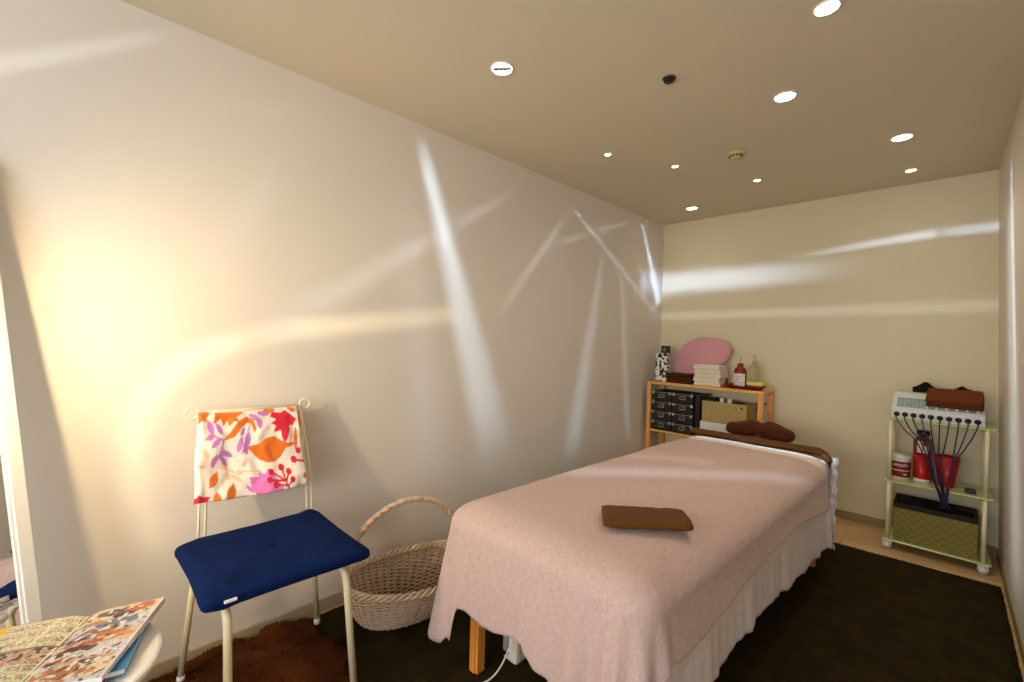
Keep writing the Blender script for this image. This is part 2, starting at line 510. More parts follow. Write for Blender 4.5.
# white under-sheet
def hem_sheet(p, s):
    x, y, nx_, ny_, t = p
    if nx_ > .5:      # right side
        z = interp([(1.0, .22), (1.27, .24), (1.49, .22), (1.63, .25), (1.83, .24), (2.09, .225), (2.37, .21), (2.8, .17), (3.1, .15)], y)
        return z+.010*nz(y*11, 3.)
    if ny_ > .5: return .11+.004*nz(x*20, 0)
    if nx_ < -.5: return interp([(1.0, .42), (1.4, .45), (3., .4)], y)
    return interp([(-1.3, .40), (-.7, .36), (-.45, .30)], x)
def fold_sheet(p, s, d, L):
    g = clamp(d/.45)
    side = 1 if p[2] > .3 else .45
    w = .020*nz(s*7.5, d*1.0, 2.)+.012*nz(s*19, d*.9, 9.)
    corner = .012 if p[4] in (0, 1, 2, 3) else 0
    if p[3] > .3: return .004+.012*g+g*(w*.35)
    return .006*g+side*w*g*1.25+.012*g*side+corner*g
rows, n = drape(-1.305, -.512, -1.235, -.452, 1.035, 3.055, .07, .655, hem_sheet, fold_sheet, [40, 110, 34, 110], re=.10, rv=.06, seed=3.)
cloth_object(rows, n, 'bed_sheet', SHEET, 'white cotton bed sheet hanging below the pink blanket on the massage table', 'sheet', (-.87, 2.05, .655), .003)

# pink blanket, ends short of the head end
BXF = 2.885
def hem_blanket(p, s):
    x, y, nx_, ny_, t = p
    if ny_ > .35: return .585
    if nx_ > .35:
        return interp([(1.0, .34), (1.08, .46), (1.15, .45), (1.27, .448), (1.39, .458), (1.67, .478), (2.06, .495), (2.3, .49), (2.6, .45), (2.8, .43), (3.0, .425)], y) if y < 2.84 else interp([(2.84, .425), (2.875, .50), (2.885, .59)], y)
    if nx_ < -.35:
        if y > 2.84: return interp([(2.84, .35), (2.88, .59)], y)
        return interp([(.95, .15), (1.03, .15), (1.12, .22), (1.3, .33), (3., .35)], y)
    # front face
    return interp([(-1.40, .13), (-1.33, .155), (-1.245, .185), (-1.232, .25), (-1.215, .315), (-1.19, .315), (-1.15, .305), (-1.09, .30), (-1.04, .305), (-.95, .335), (-.905, .342), (-.895, .315), (-.80, .295), (-.70, .20), (-.60, .16), (-.5, .16)], x)
def fold_blanket(p, s, d, L):
    x, y, nx_, ny_, t = p
    g = clamp(d/.42); g2 = clamp(d/.2)
    if t == 0:        # near left corner: one big hanging fold
        a = math.atan2(ny_, nx_)
        return g*(.048+.032*math.cos((a+PI*.75)*5.))
    if t == 1:        # near right corner: bundled folds
        a = math.atan2(ny_, nx_)   # -90..0 deg
        return g*(.050+.030*math.cos((a+PI*.27)*8.5))
    if ny_ < -.5:     # front
        u = (x+1.34)/.82
        w = .008*math.sin(u*11+1)+.010*nz(u*5, d*1.1, 4.)
        edge = .075*math.exp(-((x+.60)/.032)**2)+.055*math.exp(-((x+.71)/.04)**2)+.028*math.exp(-((x+.84)/.03)**2)*g+.012*math.exp(-((x+.915)/.018)**2)+.026*math.exp(-((x+1.22)/.03)**2)
        return .008*g+w*g+edge*g*.9
    if nx_ > .5:
        w = .012*nz(y*3.2, d*1.4, 6.)+.006*nz(y*9, d*1.5, 1.)
        return .032*sst(0, .25, d)+w*g+.020*g*math.exp(-((y-1.15)/.08)**2)
    return .012*g+.012*nz(s*5, d, 8.)*g
rows, n = drape(-1.335, -.492, -1.262, -.424, 1.0, BXF, .085, .672, hem_blanket, fold_blanket, [90, 110, 30, 110], re=.15, rv=.085, nsk=30, seed=11., top_noise=.006)
cloth_object(rows, n, 'blanket', PINK, 'pale pink gauze blanket draped over the whole massage table', 'blanket', (-.87, 2.0, .672), .004)

# dark brown towel folded across the head end
b = MB()
def strip(u, v):
    x = lerp(-1.22, -.44, u)
    # hangs a little over the right edge
    drop = .0
    y0, y1 = 2.985+.008*math.sin(u*9), 3.075
    y = lerp(y0, y1, v)+.01*(u-.5)
    xx = x; z = .678
    if u > .9:
        t = (u-.9)/.1; a = t*1.35
        xx = lerp(-1.22, -.44, .9)+.07*math.sin(a)+.0; z = .678-.07*(1-math.cos(a))
    if v < .12: z -= .010*(1-v/.12)**2
    if v > .75: z -= .05*((v-.75)/.25)**2; y -= .01*((v-.75)/.25)**2
    return (xx, y, z+.003*nz(x*12, y*12))
b.grid(50, 20, strip)
o = solo(b, 'folded_towel', TBROWN, 'long dark brown towel laid across the head end of the massage table', 'towel', (-.85, 3.03, .67))
sd = o.modifiers.new('thickness', 'SOLIDIFY'); sd.thickness = .012; sd.offset = 1

# lace curtain edge: frilled white cloth hanging at far right corner
b = MB()
LACE = mat('white lace', (236, 230, 236), .9, nscale=60, namt=.2, bump=.8, bscale=150)
def lace(u, v):
    z = lerp(.635, .105, v)
    x = lerp(-.505, -.424, u)
    return (x+.004*math.sin(v*40), 3.118+.012*math.sin(u*14+v*3)+.004*math.sin(v*60), z+.006*math.sin(u*22)*v)
b.grid(26, 60, lace)
o = solo(b, 'lace_cloth', LACE, 'narrow frilled white lace cloth hanging at the far right corner of the massage table', 'cloth', (-.45, 3.12, .37))
o.modifiers.new('thickness', 'SOLIDIFY').thickness = .002

# face cushion beyond the head end
def blob(b, c, rx, ry, rz, bumps=0., fn=None, nu=40, nv=24, p=2.4, mi=0, M=None, seed=0):
    def f(u, v):
        a = u*2*PI; t = (v-.5)*PI
        ct, st = math.cos(t), math.sin(t)
        ca, sa = math.cos(a), math.sin(a)
        sg = lambda w, e: math.copysign(abs(w)**e, w)
        e = 2/p
        x, y, z = sg(ct, e)*sg(ca, e)*rx, sg(ct, e)*sg(sa, e)*ry, sg(st, e)*rz
        k = 1+bumps*nz(x*14+seed, y*14, z*14)+bumps*.4*nz(x*40+seed, y*40, z*40)
        if fn: x, y, z = fn(x, y, z)
        return (c[0]+x*k, c[1]+y*k, c[2]+z*k)
    b.grid(nu, nv, f, mi, True, wrap=True, M=M)
b = MB()
def horseshoe(x, y, z):
    return (x, y, z*(1-.45*math.exp(-(x/.03)**2))+.010*math.cos(x*20))
blob(b, (-.865, 3.255, .705), .205, .10, .052, .12, horseshoe, p=2.6, seed=5)
solo(b, 'face_cushion', DBROWN, 'dark brown horseshoe face cushion past the head end of the massage table', 'cushion', (-.865, 3.255, .66))
b = MB()
for x in (-.93, -.79):
    b.tube([(x, 3.03, .60), (x, 3.30, .655)], .009, 8)
b.box((-.97, 3.17, .648), (-.75, 3.33, .664), bev=.004)
part(b, 'headrest_bracket', BEECH, mt)

# rolled towel on the blanket
A = Vector((-.800, 1.250, 0)); Bq = Vector((-.590, 1.435, 0)); ax = (Bq-A).normalized(); pe = Vector((-ax.y, ax.x, 0))
b = MB()
Lr = (Bq-A).length
def roll(u, v):
    a = u*2*PI
    w = .076*(1+.02*math.sin(v*7)); hgt = .017
    e = 2/3.0
    ca = math.copysign(abs(math.cos(a))**e, math.cos(a)); sa = math.copysign(abs(math.sin(a))**e, math.sin(a))
    endf = 1-.10*sst(.93, 1, v)-.10*sst(.07, 0, v)
    along = Lr*v+.006*(1+ca)*(1-v)
    P = A+ax*along+pe*(ca*w*endf*.95)
    return (P.x+.002*nz(u*8, v*8, 2), P.y, .7005+sa*hgt*endf+.002*nz(u*9, v*9))
b.grid(40, 36, roll, wrap=True)
nb = len(b.v)
b.f.append(tuple(range(39, -1, -1))); b.m.append(0); b.sm.append(False)
b.f.append(tuple(nb-40+i for i in range(40))); b.m.append(0); b.sm.append(False)
solo(b, 'rolled_towel', TBROWN, 'small brown towel folded into a flat roll on the pink blanket', 'towel', (-.70, 1.40, .682))

# heater / power box under the table with its cord
ht = thing('power_box', 'small white box with a grey dial under the near end of the massage table', 'power box', (-1.17, 1.25, .016))
b = MB(); b.box((-1.215, 1.22, .018), (-1.140, 1.29, .19), bev=.014); part(b, 'body', mat('cream plastic', (240, 228, 204), .4), ht)
b = MB(); b.box((-1.203, 1.208, .06), (-1.180, 1.223, .17), bev=.005); part(b, 'rocker', mat('grey plastic', (150, 150, 146), .4), ht, 'grey rocker')
b = MB(); b.box((-1.203, 1.206, .045), (-1.180, 1.221, .058), bev=.003); part(b, 'socket', BLACKP, ht)
b = MB()
pts = []
for i in range(30):
    t = i/29
    pts.append((lerp(-1.150, -1.20, t)+.012*math.sin(t*5), lerp(1.21, .92, t), .11*max(0, 1-t*2.2)**2+.024))
b.tube(pts, .0035, 6)
part(b, 'power_cord', WHITEP, ht)

# ------------------------------------------------------------------ chair
ch = thing('metal_chair', 'cream tubular metal chair with a leaf print backrest cover against the left wall', 'chair', (-1.68, .5, .03))
YL, YR = .305, .708
def rnd(pts, r=.04, k=6):
    """round the corners of a polyline"""
    P = [Vector(p) for p in pts]; out = [P[0]]
    for i in range(1, len(P)-1):
        a = (P[i-1]-P[i]); c = (P[i+1]-P[i]); ra = min(r, a.length*.45, c.length*.45)
        s = P[i]+a.normalized()*ra; e = P[i]+c.normalized()*ra
        for j in range(k+1):
            t = j/k; out.append((1-t)**2*s+2*t*(1-t)*P[i]+t*t*e)
    out.append(P[-1]); return out
for (yt, yf, xt, xf) in ((.325, .291, -1.845, -1.90), (.715, .763, -1.845, -1.893)):
    b = MB(); b.tube([(xt, yt, .505), (xf, yf, .052)], .0105, 12); l = part(b, 'leg', CREAM, ch)
    b = MB(); b.lathe([(.0, 0), (.0125, 0), (.013, .004), (.013, .02), (.0108, .022)], (xf, yf, .032), 12); part(b, 'foot_cap', WHITEP, ch, parent=l)
for (yt, yf) in ((.318, .322), (.655, .690)):
    pts = rnd([(-1.56, yt, .500), (-1.40, yt, .500), (-1.385, yf, .052)], .05)
    b = MB(); b.tube(pts, .0115, 12); l = part(b, 'leg', CREAM, ch)
    b = MB(); b.lathe([(.0, 0), (.0135, 0), (.014, .004), (.014, .02), (.0118, .022)], (-1.385, yf, .032), 12); part(b, 'foot_cap', WHITEP, ch, parent=l)
b = MB()
b.box((-1.83, .30, .5), (-1.42, .69, .513), bev=.005)
part(b, 'seat', CREAM, ch)
# wire back frame: pairs of wires that end in rings
for (y, s) in ((.341, -1), (.694, 1)):
    b = MB()
    xt, zt = -1.952, .978
    ring = [(xt, y+s*.022+.021*math.cos(a), zt+.0+.021*math.sin(a)) for a in [2*PI*i/22 for i in range(22)]]
    b.tube(ring, .0042, 8, closed=True)
    for d in (-.008, .012):
        b.tube([(-1.838, (.331 if s < 0 else .703)+d, .47), (-1.855, (.337 if s < 0 else .700)+d, .69), (xt, y+s*(.002 if d < 0 else .004), zt-.01)], .0042, 8)
    part(b, 'back_post', WIRE, ch)
b = MB()
b.tube([(-1.952, .342, .978), (-1.955, .5, .975), (-1.952, .692, .972)], .005, 8)
part(b, 'back_rail', WIRE, ch)

# printed cover of the backrest; pattern laid out on a 734 x 682 sheet
def inpoly(p, x, y):
    c = False; n = len(p); j = n-1
    for i in range(n):
        xi, yi = p[i]; xj, yj = p[j]
        if (yi > y) != (yj > y) and x < (xj-xi)*(y-yi)/(yj-yi)+xi: c = not c
        j = i
    return c
def leaf(x, y, cx, cy, L, W, deg):
    a = math.radians(deg); dx, dy = x-cx, y-cy
    u = (dx*math.cos(a)+dy*math.sin(a))/L; v = (-dx*math.sin(a)+dy*math.cos(a))/W
    return abs(u) < 1 and abs(v) < (1-u*u)
def seg(x, y, x0, y0, x1, y1, w):
    dx, dy = x1-x0, y1-y0; t = clamp(((x-x0)*dx+(y-y0)*dy)/(dx*dx+dy*dy))
    return math.hypot(x-x0-t*dx, y-y0-t*dy) < w
OR = lin((224, 112, 22)); RD = lin((214, 28, 52)); PU = lin((198, 120, 196)); PK = lin((228, 120, 186)); PE = lin((244, 186, 150)); CR = lin((234, 220, 204))
bird = [(335, 290), (400, 275), (440, 245), (485, 235), (530, 258), (570, 268), (622, 265), (600, 282), (555, 295), (530, 335), (500, 360), (455, 368), (410, 355), (375, 325)]
maple = [(455, 135), (470, 112), (520, 117), (545, 103), (592, 138), (612, 150), (590, 185), (572, 180), (572, 210), (560, 255), (545, 264), (530, 240), (520, 205), (480, 217), (492, 182), (462, 170), (492, 150)]
swoop = [(212, 260), (250, 215), (285, 160), (330, 136), (362, 150), (382, 195), (374, 220), (352, 175), (330, 168), (300, 198), (270, 242), (240, 255)]
topor = [(160, 185), (170, 120), (240, 116), (315, 112), (275, 140), (292, 158), (262, 162), (240, 190), (228, 160), (210, 192), (196, 150)]
star = [(88, 190), (92, 122), (150, 122), (128, 150), (128, 175), (108, 165)]
pinkf = [(345, 440), (395, 440), (400, 410), (430, 425), (445, 400), (470, 395), (480, 430), (500, 450), (530, 480), (540, 512), (470, 520), (390, 528), (360, 500)]
redb = [(45, 560), (70, 545), (80, 560), (95, 535), (112, 545), (150, 545), (140, 570), (105, 590), (60, 585)]
PLV = [(147, 200, 42, 16, 70), (190, 205, 34, 14, 60), (145, 250, 30, 13, 150), (178, 275, 34, 14, 125), (175, 365, 38, 14, 115), (210, 330, 34, 13, 100), (240, 330, 34, 14, 25), (225, 370, 30, 12, 60),
       (300, 280, 44, 15, 100), (340, 255, 40, 16, 95), (332, 300, 34, 12, 70), (370, 140, 34, 15, 30), (398, 168, 30, 16, 80), (420, 120, 34, 13, 10), (310, 215, 26, 10, 110), (350, 500, 30, 10, 40)]
PEL = [(132, 332, 30, 12, 70), (228, 390, 26, 12, 60), (328, 376, 26, 12, 120), (285, 452, 32, 12, 30), (238, 440, 24, 10, 80), (300, 425, 22, 9, 160), (112, 395, 20, 8, 10)]
ORL = [(165, 462, 46, 20, 118), (252, 525, 48, 24, 105), (185, 555, 34, 20, 80), (322, 556, 44, 20, 160), (455, 105, 34, 14, 175), (580, 100, 26, 12, 20), (615, 250, 60, 12, 85), (660, 430, 18, 12, 80), (70, 420, 20, 10, 90), (425, 545, 30, 9, 170), (700, 260, 90, 24, 88), (640, 130, 70, 22, 95)]
def cloth_col(x, y):
    for c in ((465, 413, 17), (525, 391, 17), (565, 410, 16), (585, 448, 16), (490, 474, 18), (453, 452, 16), (602, 351, 18), (634, 308, 16)):
        if math.hypot(x-c[0], y-c[1]) < c[2]: return RD
    for s in ((575, 505, 545, 455), (545, 455, 525, 391), (545, 455, 465, 413), (548, 460, 565, 410), (560, 480, 585, 448), (560, 478, 490, 474), (545, 455, 453, 452), (660, 360, 602, 351)):
        if seg(x, y, *s, 5): return RD
    if inpoly(maple, x, y) or inpoly(redb, x, y): return RD
    if inpoly(bird, x, y) or inpoly(swoop, x, y) or inpoly(topor, x, y) or inpoly(star, x, y): return OR
    for l in ORL:
        if leaf(x, y, *l): return OR
    if inpoly(pinkf, x, y): return PK
    for l in PLV:
        if leaf(x, y, *l): return PU
    for l in PEL:
        if leaf(x, y, *l): return PE
    for s in ((150, 235, 215, 262), (215, 262, 205, 330), (205, 330, 165, 400), (345, 180, 318, 320)):
        if seg(x, y, *s, 4): return PU
    for s in ((290, 415, 412, 408), (200, 400, 300, 430)):
        if seg(x, y, *s, 3.5): return PE
    return CR
CT = [(92, 122), (604, 88), (668, 482), (78, 585)]     # TL TR BR BL on the sheet
b = MB(); cols = []
NU, NV = 170, 150
# corners of the cover: top at the ring height, bottom a hand above the seat
Q = [Vector((-1.945, .332, .984)), Vector((-1.943, .680, .975)), Vector((-1.838, .692, .668)), Vector((-1.838, .306, .682))]
def cov(u, v, side):
    P = (Q[0]*(1-u)+Q[1]*u)*(1-v)+(Q[3]*(1-u)+Q[2]*u)*v
    th = .016*math.sin(PI*clamp(u*12+.0, 0, .5))*math.sin(PI*clamp((1-u)*12, 0, .5))
    tb = math.sqrt(clamp(1-(1-clamp(v/.05))**2))*math.sqrt(clamp(1-(1-clamp((1-v)/.04))**2))
    wr = .007*math.sin(u*7+v*3)*v+.011*nz(u*6, v*4, 1)+.004*nz(u*14, v*9, 3)+.009*math.exp(-((u-.22-.12*v)/.07)**2)*-1*math.sin(PI*v)
    x = P.x+side*(th*(.25+.75*tb))+wr*(1 if side > 0 else .6)+.010
    return (max(x, -1.972), P.y+.003*math.sin(v*9), P.z-.006*math.sin(PI*u))
for side in (1, -1):
    b.grid(NU, NV, lambda u, v: cov(u, v, side), 0, True, flip=(side > 0))
    for j in range(NV):
        for i in range(NU):
            u, v = i/(NU-1), j/(NV-1)
            if side < 0:
                cols.append(lerp(0, 1, 1) and cloth_col(700-(lerp(90, 640, u)), lerp(110, 540, v))); continue
            u = u*1.06-.004
            X = (CT[0][0]*(1-u)+CT[1][0]*u)*(1-v)+(CT[3][0]*(1-u)+CT[2][0]*u)*v
            Y = (CT[0][1]*(1-u)+CT[1][1]*u)*(1-v)+(CT[3][1]*(1-u)+CT[2][1]*u)*v
            cols.append(cloth_col(X, Y))
# close the rim between the two layers
def idx(i, j, s): return s*NU*NV+j*NU+i
rim = []
for i in range(NU-1):
    rim.append((idx(i, 0, 0), idx(i+1, 0, 0), idx(i+1, 0, 1), idx(i, 0, 1)))
    rim.append((idx(i, NV-1, 1), idx(i+1, NV-1, 1), idx(i+1, NV-1, 0), idx(i, NV-1, 0)))
for j in range(NV-1):
    rim.append((idx(0, j, 1), idx(0, j+1, 1), idx(0, j+1, 0), idx(0, j, 0)))
    rim.append((idx(NU-1, j, 0), idx(NU-1, j+1, 0), idx(NU-1, j+1, 1), idx(NU-1, j, 1)))
b.f += rim; b.m += [0]*len(rim); b.sm += [True]*len(rim)
part(b, 'backrest_cover', painted('printed cotton', .9, .2, .2, 400), ch, 'white cover printed with orange, red and purple leaves', col=cols)

# blue cushion
cu = thing('seat_cushion', 'navy blue plush cushion with a button dimple on the seat of the metal chair', 'cushion', (-1.65, .5, .496))
LB, RB, RF, LF = Vector((-1.800, .252, 0)), Vector((-1.842, .718, 0)), Vector((-1.345, .720, 0)), Vector((-1.378, .255, 0))
b = MB()
def cush(u, v):
    a = u*2*PI; t = (v-.5)*PI
    sg = lambda w, e: math.copysign(abs(w)**e, w)
    sx, sy = sg(math.cos(a), .14)*sg(math.cos(t), .20), sg(math.sin(a), .14)*sg(math.cos(t), .20)
    sx0, sy0 = sx, sy
    sx, sy = sx*(1.03-.045*(1-sy0*sy0)), sy*(1.03-.045*(1-sx0*sx0))
    uu, vv = (sx+1)/2, (sy+1)/2
    # slightly waisted sides
    P = (LB*(1-vv)+RB*vv)*(1-uu)+(LF*(1-vv)+RF*vv)*uu
    r = math.hypot(sx, sy)
    th = .026+.008*(1-min(1, max(abs(sx), abs(sy)))**3)
    z = .546+.004*(sx*sy)+sg(math.sin(t), .7)*th
    if math.sin(t) > 0: z -= .016*math.exp(-((sx)**2+(sy-.0)**2)/.006)
    z += .009*nz(sx*2.2, sy*2.2, 1)+.005*nz(sx*5, sy*5, 4)
    return (P.x, P.y, z)
b.grid(160, 80, cush, wrap=True)
part(b, 'pad', NAVY, cu)
b = MB(); blob(b, (-1.60, .49, .566), .010, .010, .004, p=2); part(b, 'button', NAVY, cu)
b = MB(); b.box((-1.372, .302, .546), (-1.3645, .333, .5525), bev=.001); part(b, 'care_tag', mat('white ribbon', (225, 222, 215), .7), cu, 'small white sewn tag')

# ------------------------------------------------------------------ wicker basket
WK = mat('willow wicker', (204, 174, 146), .6, nscale=30, namt=.4, bump=.3, bscale=120)
WK2 = mat('willow wicker dark', (146, 108, 76), .6, nscale=30, namt=.4)
bk = thing('wicker_basket', 'oval wicker basket with a tall arched handle between chair and massage table', 'basket', (-1.68, 1.12, .014))
BC = Vector((-1.645, 1.085, 0))
RC_, RS_ = math.cos(math.radians(14)), math.sin(math.radians(14))
def bring(a, t):
    """basket wall point: a angle, t 0 bottom .. 1 rim"""
    ry = lerp(.165, .297, t**.6); rx = lerp(.085, .192, t**.6)
    e = .9
    ca, sa = math.cos(a), math.sin(a)
    rise = .03*(max(0, sa)**2)*(1-.6*max(0, ca))+.012*(max(0, -sa)**3)
    lx, ly = rx*ca, ry*sa
    return Vector((BC.x-.07*(1-t)+lx*RC_+ly*RS_, BC.y+ly*RC_-lx*RS_, .022+t*(.218+rise)))
NS = 44; NR = 26
b = MB()
for k in range(NR):
    t = (k+.5)/NR
    pts = []
    for i in range(NS*2):
        a = 2*PI*i/(NS*2)
        p = bring(a, t); c = Vector((BC.x-.07*(1-t), BC.y, p.z)); d = (p-c).normalized()
        wv = .0042*math.cos(PI*(i/2.*2*.5*2/1.+k)) if False else (.0060 if ((i//1) % 2 == 0) else 0)*(1 if ((i//2+k) % 2 == 0) else -1)
        pts.append(p+d*wv+Vector((0, 0, .0012*math.sin(i*2.1+k))))
    b.tube(pts, .0036, 5, closed=True)
part(b, 'woven_wall', WK, bk)
b = MB()
for i in range(NS):
    a = 2*PI*(i)/NS
    b.tube([bring(a, t/8) for t in range(9)], .0028, 5)
part(b, 'stakes', WK2, bk)
b = MB()
for s in range(3):
    for ph in (0, 1.05, 2.1):
        pts = []
        for i in range(150):
            a = 2*PI*i/150
            p = bring(a, 1.0)+Vector((0, 0, .006)); d = Vector((math.cos(a), math.sin(a), 0))
            q = a*20+ph*2+s*2*PI/3
            pts.append(p+d*(.012*math.cos(q))+Vector((0, 0, .009*math.sin(q))))
        if ph == 0: b.tube(pts, .0062, 6, closed=True)
part(b, 'rim', WK, bk)
b = MB()
vs = [(BC.x-.07, BC.y, .024)]+[tuple(bring(2*PI*i/40, 0)) for i in range(40)]
b.add(vs, [(0, 1+i, 1+(i+1) % 40) for i in range(40)], 0, False)
for k in range(1, 9):
    b.tube([(BC.x-.07+.078*k/9*math.cos(2*PI*i/30), BC.y+.15*k/9*math.sin(2*PI*i/30), .025) for i in range(30)], .004, 4, closed=True)
part(b, 'base', WK2, bk)
b = MB()
HN = 60
def hp(t):
    a = PI*t
    return Vector((-1.685-.035*math.cos(a), 1.072-.272*math.cos(a), .225+.322*(math.sin(a)**.80)))
base = [hp(i/HN) for i in range(HN+1)]
b.tube(base, .010, 8)
for s in range(3):
    pts = []
    for i, p in enumerate(base):
        q = i*.85+s*2*PI/3
        tdir = (base[min(i+1, HN)]-base[max(i-1, 0)]).normalized(); e = tdir.cross(Vector((1, 0, 0))).normalized()
        pts.append(p+Vector((1, 0, 0))*.007*math.cos(q)+e*.007*math.sin(q))
    b.tube(pts, .0066, 6)
part(b, 'handle', WK, bk)
b = MB()
blob(b, (BC.x-.04, BC.y+.03, .052), .085, .15, .018, .12, p=2.4)
solo(b, 'grey_cloth', mat('grey cotton', (170, 160, 160), .95, bump=.3, bscale=60), 'crumpled pale grey cloth on the bottom of the wicker basket', 'cloth', (BC.x, BC.y, .03))

# ------------------------------------------------------------------ side table with magazines
st = thing('side_table', 'small round white table at the lower left holding the magazines', 'side table', (-1.42, -.045, 0))
b = MB(); b.lathe([(0, .478), (.205, .478), (.218, .482), (.222, .490), (.220, .497), (.214, .500), (0, .500)], (-1.42, -.045, 0), 64, smooth=False)
part(b, 'table_top', WHITEL, st)
b = MB(); b.lathe([(.13, .462), (.15, .462), (.15, .478), (.13, .478), (.13, .462)], (-1.42, -.045, 0), 40, smooth=False, cap=False); part(b, 'apron', CREAM, st)
for ang in (65, 155, 245, 335):
    a = math.radians(ang); ca, sa = math.cos(a), math.sin(a)
    pts = rnd([(-1.42+.05*ca, -.045+.05*sa, .468), (-1.42+.165*ca, -.045+.165*sa, .468), (-1.42+.20*ca, -.045+.20*sa, .02)], .06)
    b = MB(); b.tube(pts, .011, 12); l = part(b, 'leg', CREAM, st)
    b = MB(); b.lathe([(0, 0), (.013, 0), (.013, .018), (.011, .02)], (-1.42+.20*ca, -.045+.20*sa, 0), 12); part(b, 'foot_cap', WHITEP, st, parent=l)

PAPER = mat('page paper', (232, 228, 218), .6)
gloss = painted('printed glossy page', .35)
TRc, BRc, STc, SBc = Vector((-1.517, .194, 0)), Vector((-1.278, .063, 0)), Vector((-1.573, .046, 0)), Vector((-1.336, -.084, 0))
ex = (BRc-TRc).normalized()          # down the page
ey = (TRc-STc).normalized()          # across, towards the right page edge
random.seed(3)
blobs_ = []
for (cx, cy, rx, ry, c) in ((.62, .10, .22, .06, (196, 110, 60)), (.80, .06, .12, .05, (200, 120, 70)), (.35, .09, .16, .05, (92, 96, 110)), (.55, .16, .14, .04, (60, 50, 44)),
                            (.25, .22, .24, .03, (190, 140, 100)), (.60, .27, .34, .04, (120, 130, 150)), (.45, .36, .30, .05, (140, 120, 100)), (.25, .42, .22, .06, (170, 170, 168)), (.25, .42, .16, .04, (86, 84, 84)),
                            (.60, .42, .26, .035, (212, 122, 56)), (.50, .50, .40, .03, (188, 96, 40)), (.75, .48, .2, .03, (226, 160, 100)), (.35, .58, .25, .05, (90, 70, 56)), (.40, .64, .2, .035, (214, 208, 200)),
                            (.25, .68, .20, .03, (180, 90, 40)), (.55, .74, .36, .045, (206, 178, 150)), (.62, .76, .12, .03, (60, 80, 84)), (.35, .82, .26, .04, (190, 112, 60)), (.55, .88, .30, .04, (176, 120, 76)), (.3, .95, .3, .03, (200, 110, 70)), (.75, .66, .16, .05, (236, 228, 222))):
    blobs_.append((cx, cy, rx, ry, lin(c)))
BG = [lin((238, 214, 170)), lin((214, 206, 212)), lin((228, 196, 170)), lin((220, 216, 222))]
def right_page(u, v):
    # photo collage of dishes and figures
    du = .05*nz(u*7, v*9, 2); dv = .03*nz(u*9, v*7, 5)
    c = BG[int(v*5.3) % 4] if u > .03 else lin((120, 100, 84))
    for (cx, cy, rx, ry, cc) in blobs_:
        if ((u+du-cx)/rx)**2+((v+dv-cy)/ry)**2 < 1: c = cc
    k_ = nz(u*11, v*19, 3); k2 = nz(u*14+3, v*26, 8)
    if k_ > .42: c = lin((74, 58, 50))
    elif k_ < -.30: c = lin((238, 232, 226))
    elif k2 > .44: c = lin((206, 116, 54))
    elif k2 < -.46: c = lin((120, 128, 142))
    n_ = nz(u*38, v*44, 9)
    if n_ > .5: c = tuple(x*.35 for x in c)
    elif n_ < -.45: c = tuple(min(1, x*1.25+.08) for x in c)
    if u > .965: c = lin((240, 232, 222))
    return tuple(x*.72 for x in c)
def left_page(u, v):
    # u from spine (0) to outer edge (1); text columns and a few pictures
    c = lin((240, 228, 192))
    txt = False
    if .03 < u < .97:
        inphoto = (.42 < v < .60 and u < .55) or (v > .88 and u < .6)
        if inphoto:
            n_ = nz(u*16, v*22, 4)
            c = lin((206, 150, 104)) if n_ > .12 else lin((90, 76, 66)) if n_ < -.15 else lin((214, 196, 180))
        elif (v*60) % 1 < .5 and nz(u*90, math.floor(v*60)*3.1, 1) > -.05 and not (.30 < u < .33):
            c = lin((96, 84, 70))
    if .40 < v < .42 or (.86 < v < .88): c = lin((120, 108, 96))
    if .60 < u < .64 and v > .30: c = lin((116, 104, 100))
    if u > .82 and v < .42: c = lin((238, 196, 40))
    return tuple(x*.78 for x in c)
mg = thing('open_magazine', 'open magazine with food photos, on top of the pile on the round table', 'magazine', (-1.45, .05, .53))
W = .158; Lp = .285
def page(nu, nv, sgn, colf, zb, name, label):
    b = MB(); cols = []
    def P(u, v, top=True):
        lift = .007*math.exp(-((u)/.10)**2)*-1+.003*math.sin(PI*clamp(u*.9))
        curl = .006*u*u*(1-v)*(1 if sgn > 0 else 0)
        base = STc+ex*(Lp*v)+ey*(sgn*W*u*(1. if sgn > 0 else 1.15))
        return (base.x, base.y, zb+(lift+curl+.010 if top else 0.))
    nu2, nv2 = nu, nv
    b.grid(nu2, nv2, lambda u, v: P(u, v), 0, True, flip=(sgn > 0))
    cols += [colf(i/(nu2-1), j/(nv2-1)) for j in range(nv2) for i in range(nu2)]
    o = len(b.v)
    b.grid(nu2, 2, lambda u, v: P(u, v, False), 0, False, flip=(sgn < 0))
    cols += [lin((226, 222, 214))]*(nu2*2)
    # page block edges
    vs = []; fs = []
    for j in range(nv2): vs += [P(1, j/(nv2-1)), P(1, j/(nv2-1), False)]
    for j in range(nv2-1): fs.append((2*j, 2*j+1, 2*j+3, 2*j+2))
    m = len(vs)
    for i in range(nu2): vs += [P(i/(nu2-1), 1), P(i/(nu2-1), 1, False)]
    for i in range(nu2-1): fs.append((m+2*i, m+2*i+2, m+2*i+3, m+2*i+1))
    m = len(vs)
    for i in range(nu2): vs += [P(i/(nu2-1), 0), P(i/(nu2-1), 0, False)]
    for i in range(nu2-1): fs.append((m+2*i, m+2*i+1, m+2*i+3, m+2*i+2))
    b.add(vs, fs, 0, False)
    cols += [lin((236, 232, 224))]*len(vs)
    part(b, name, gloss, mg, label, col=cols)
page(110, 190, 1, right_page, .527, 'right_page', 'page covered in small colour photographs')
page(90, 190, -1, left_page, .527, 'left_page', 'page of text columns with a yellow corner')
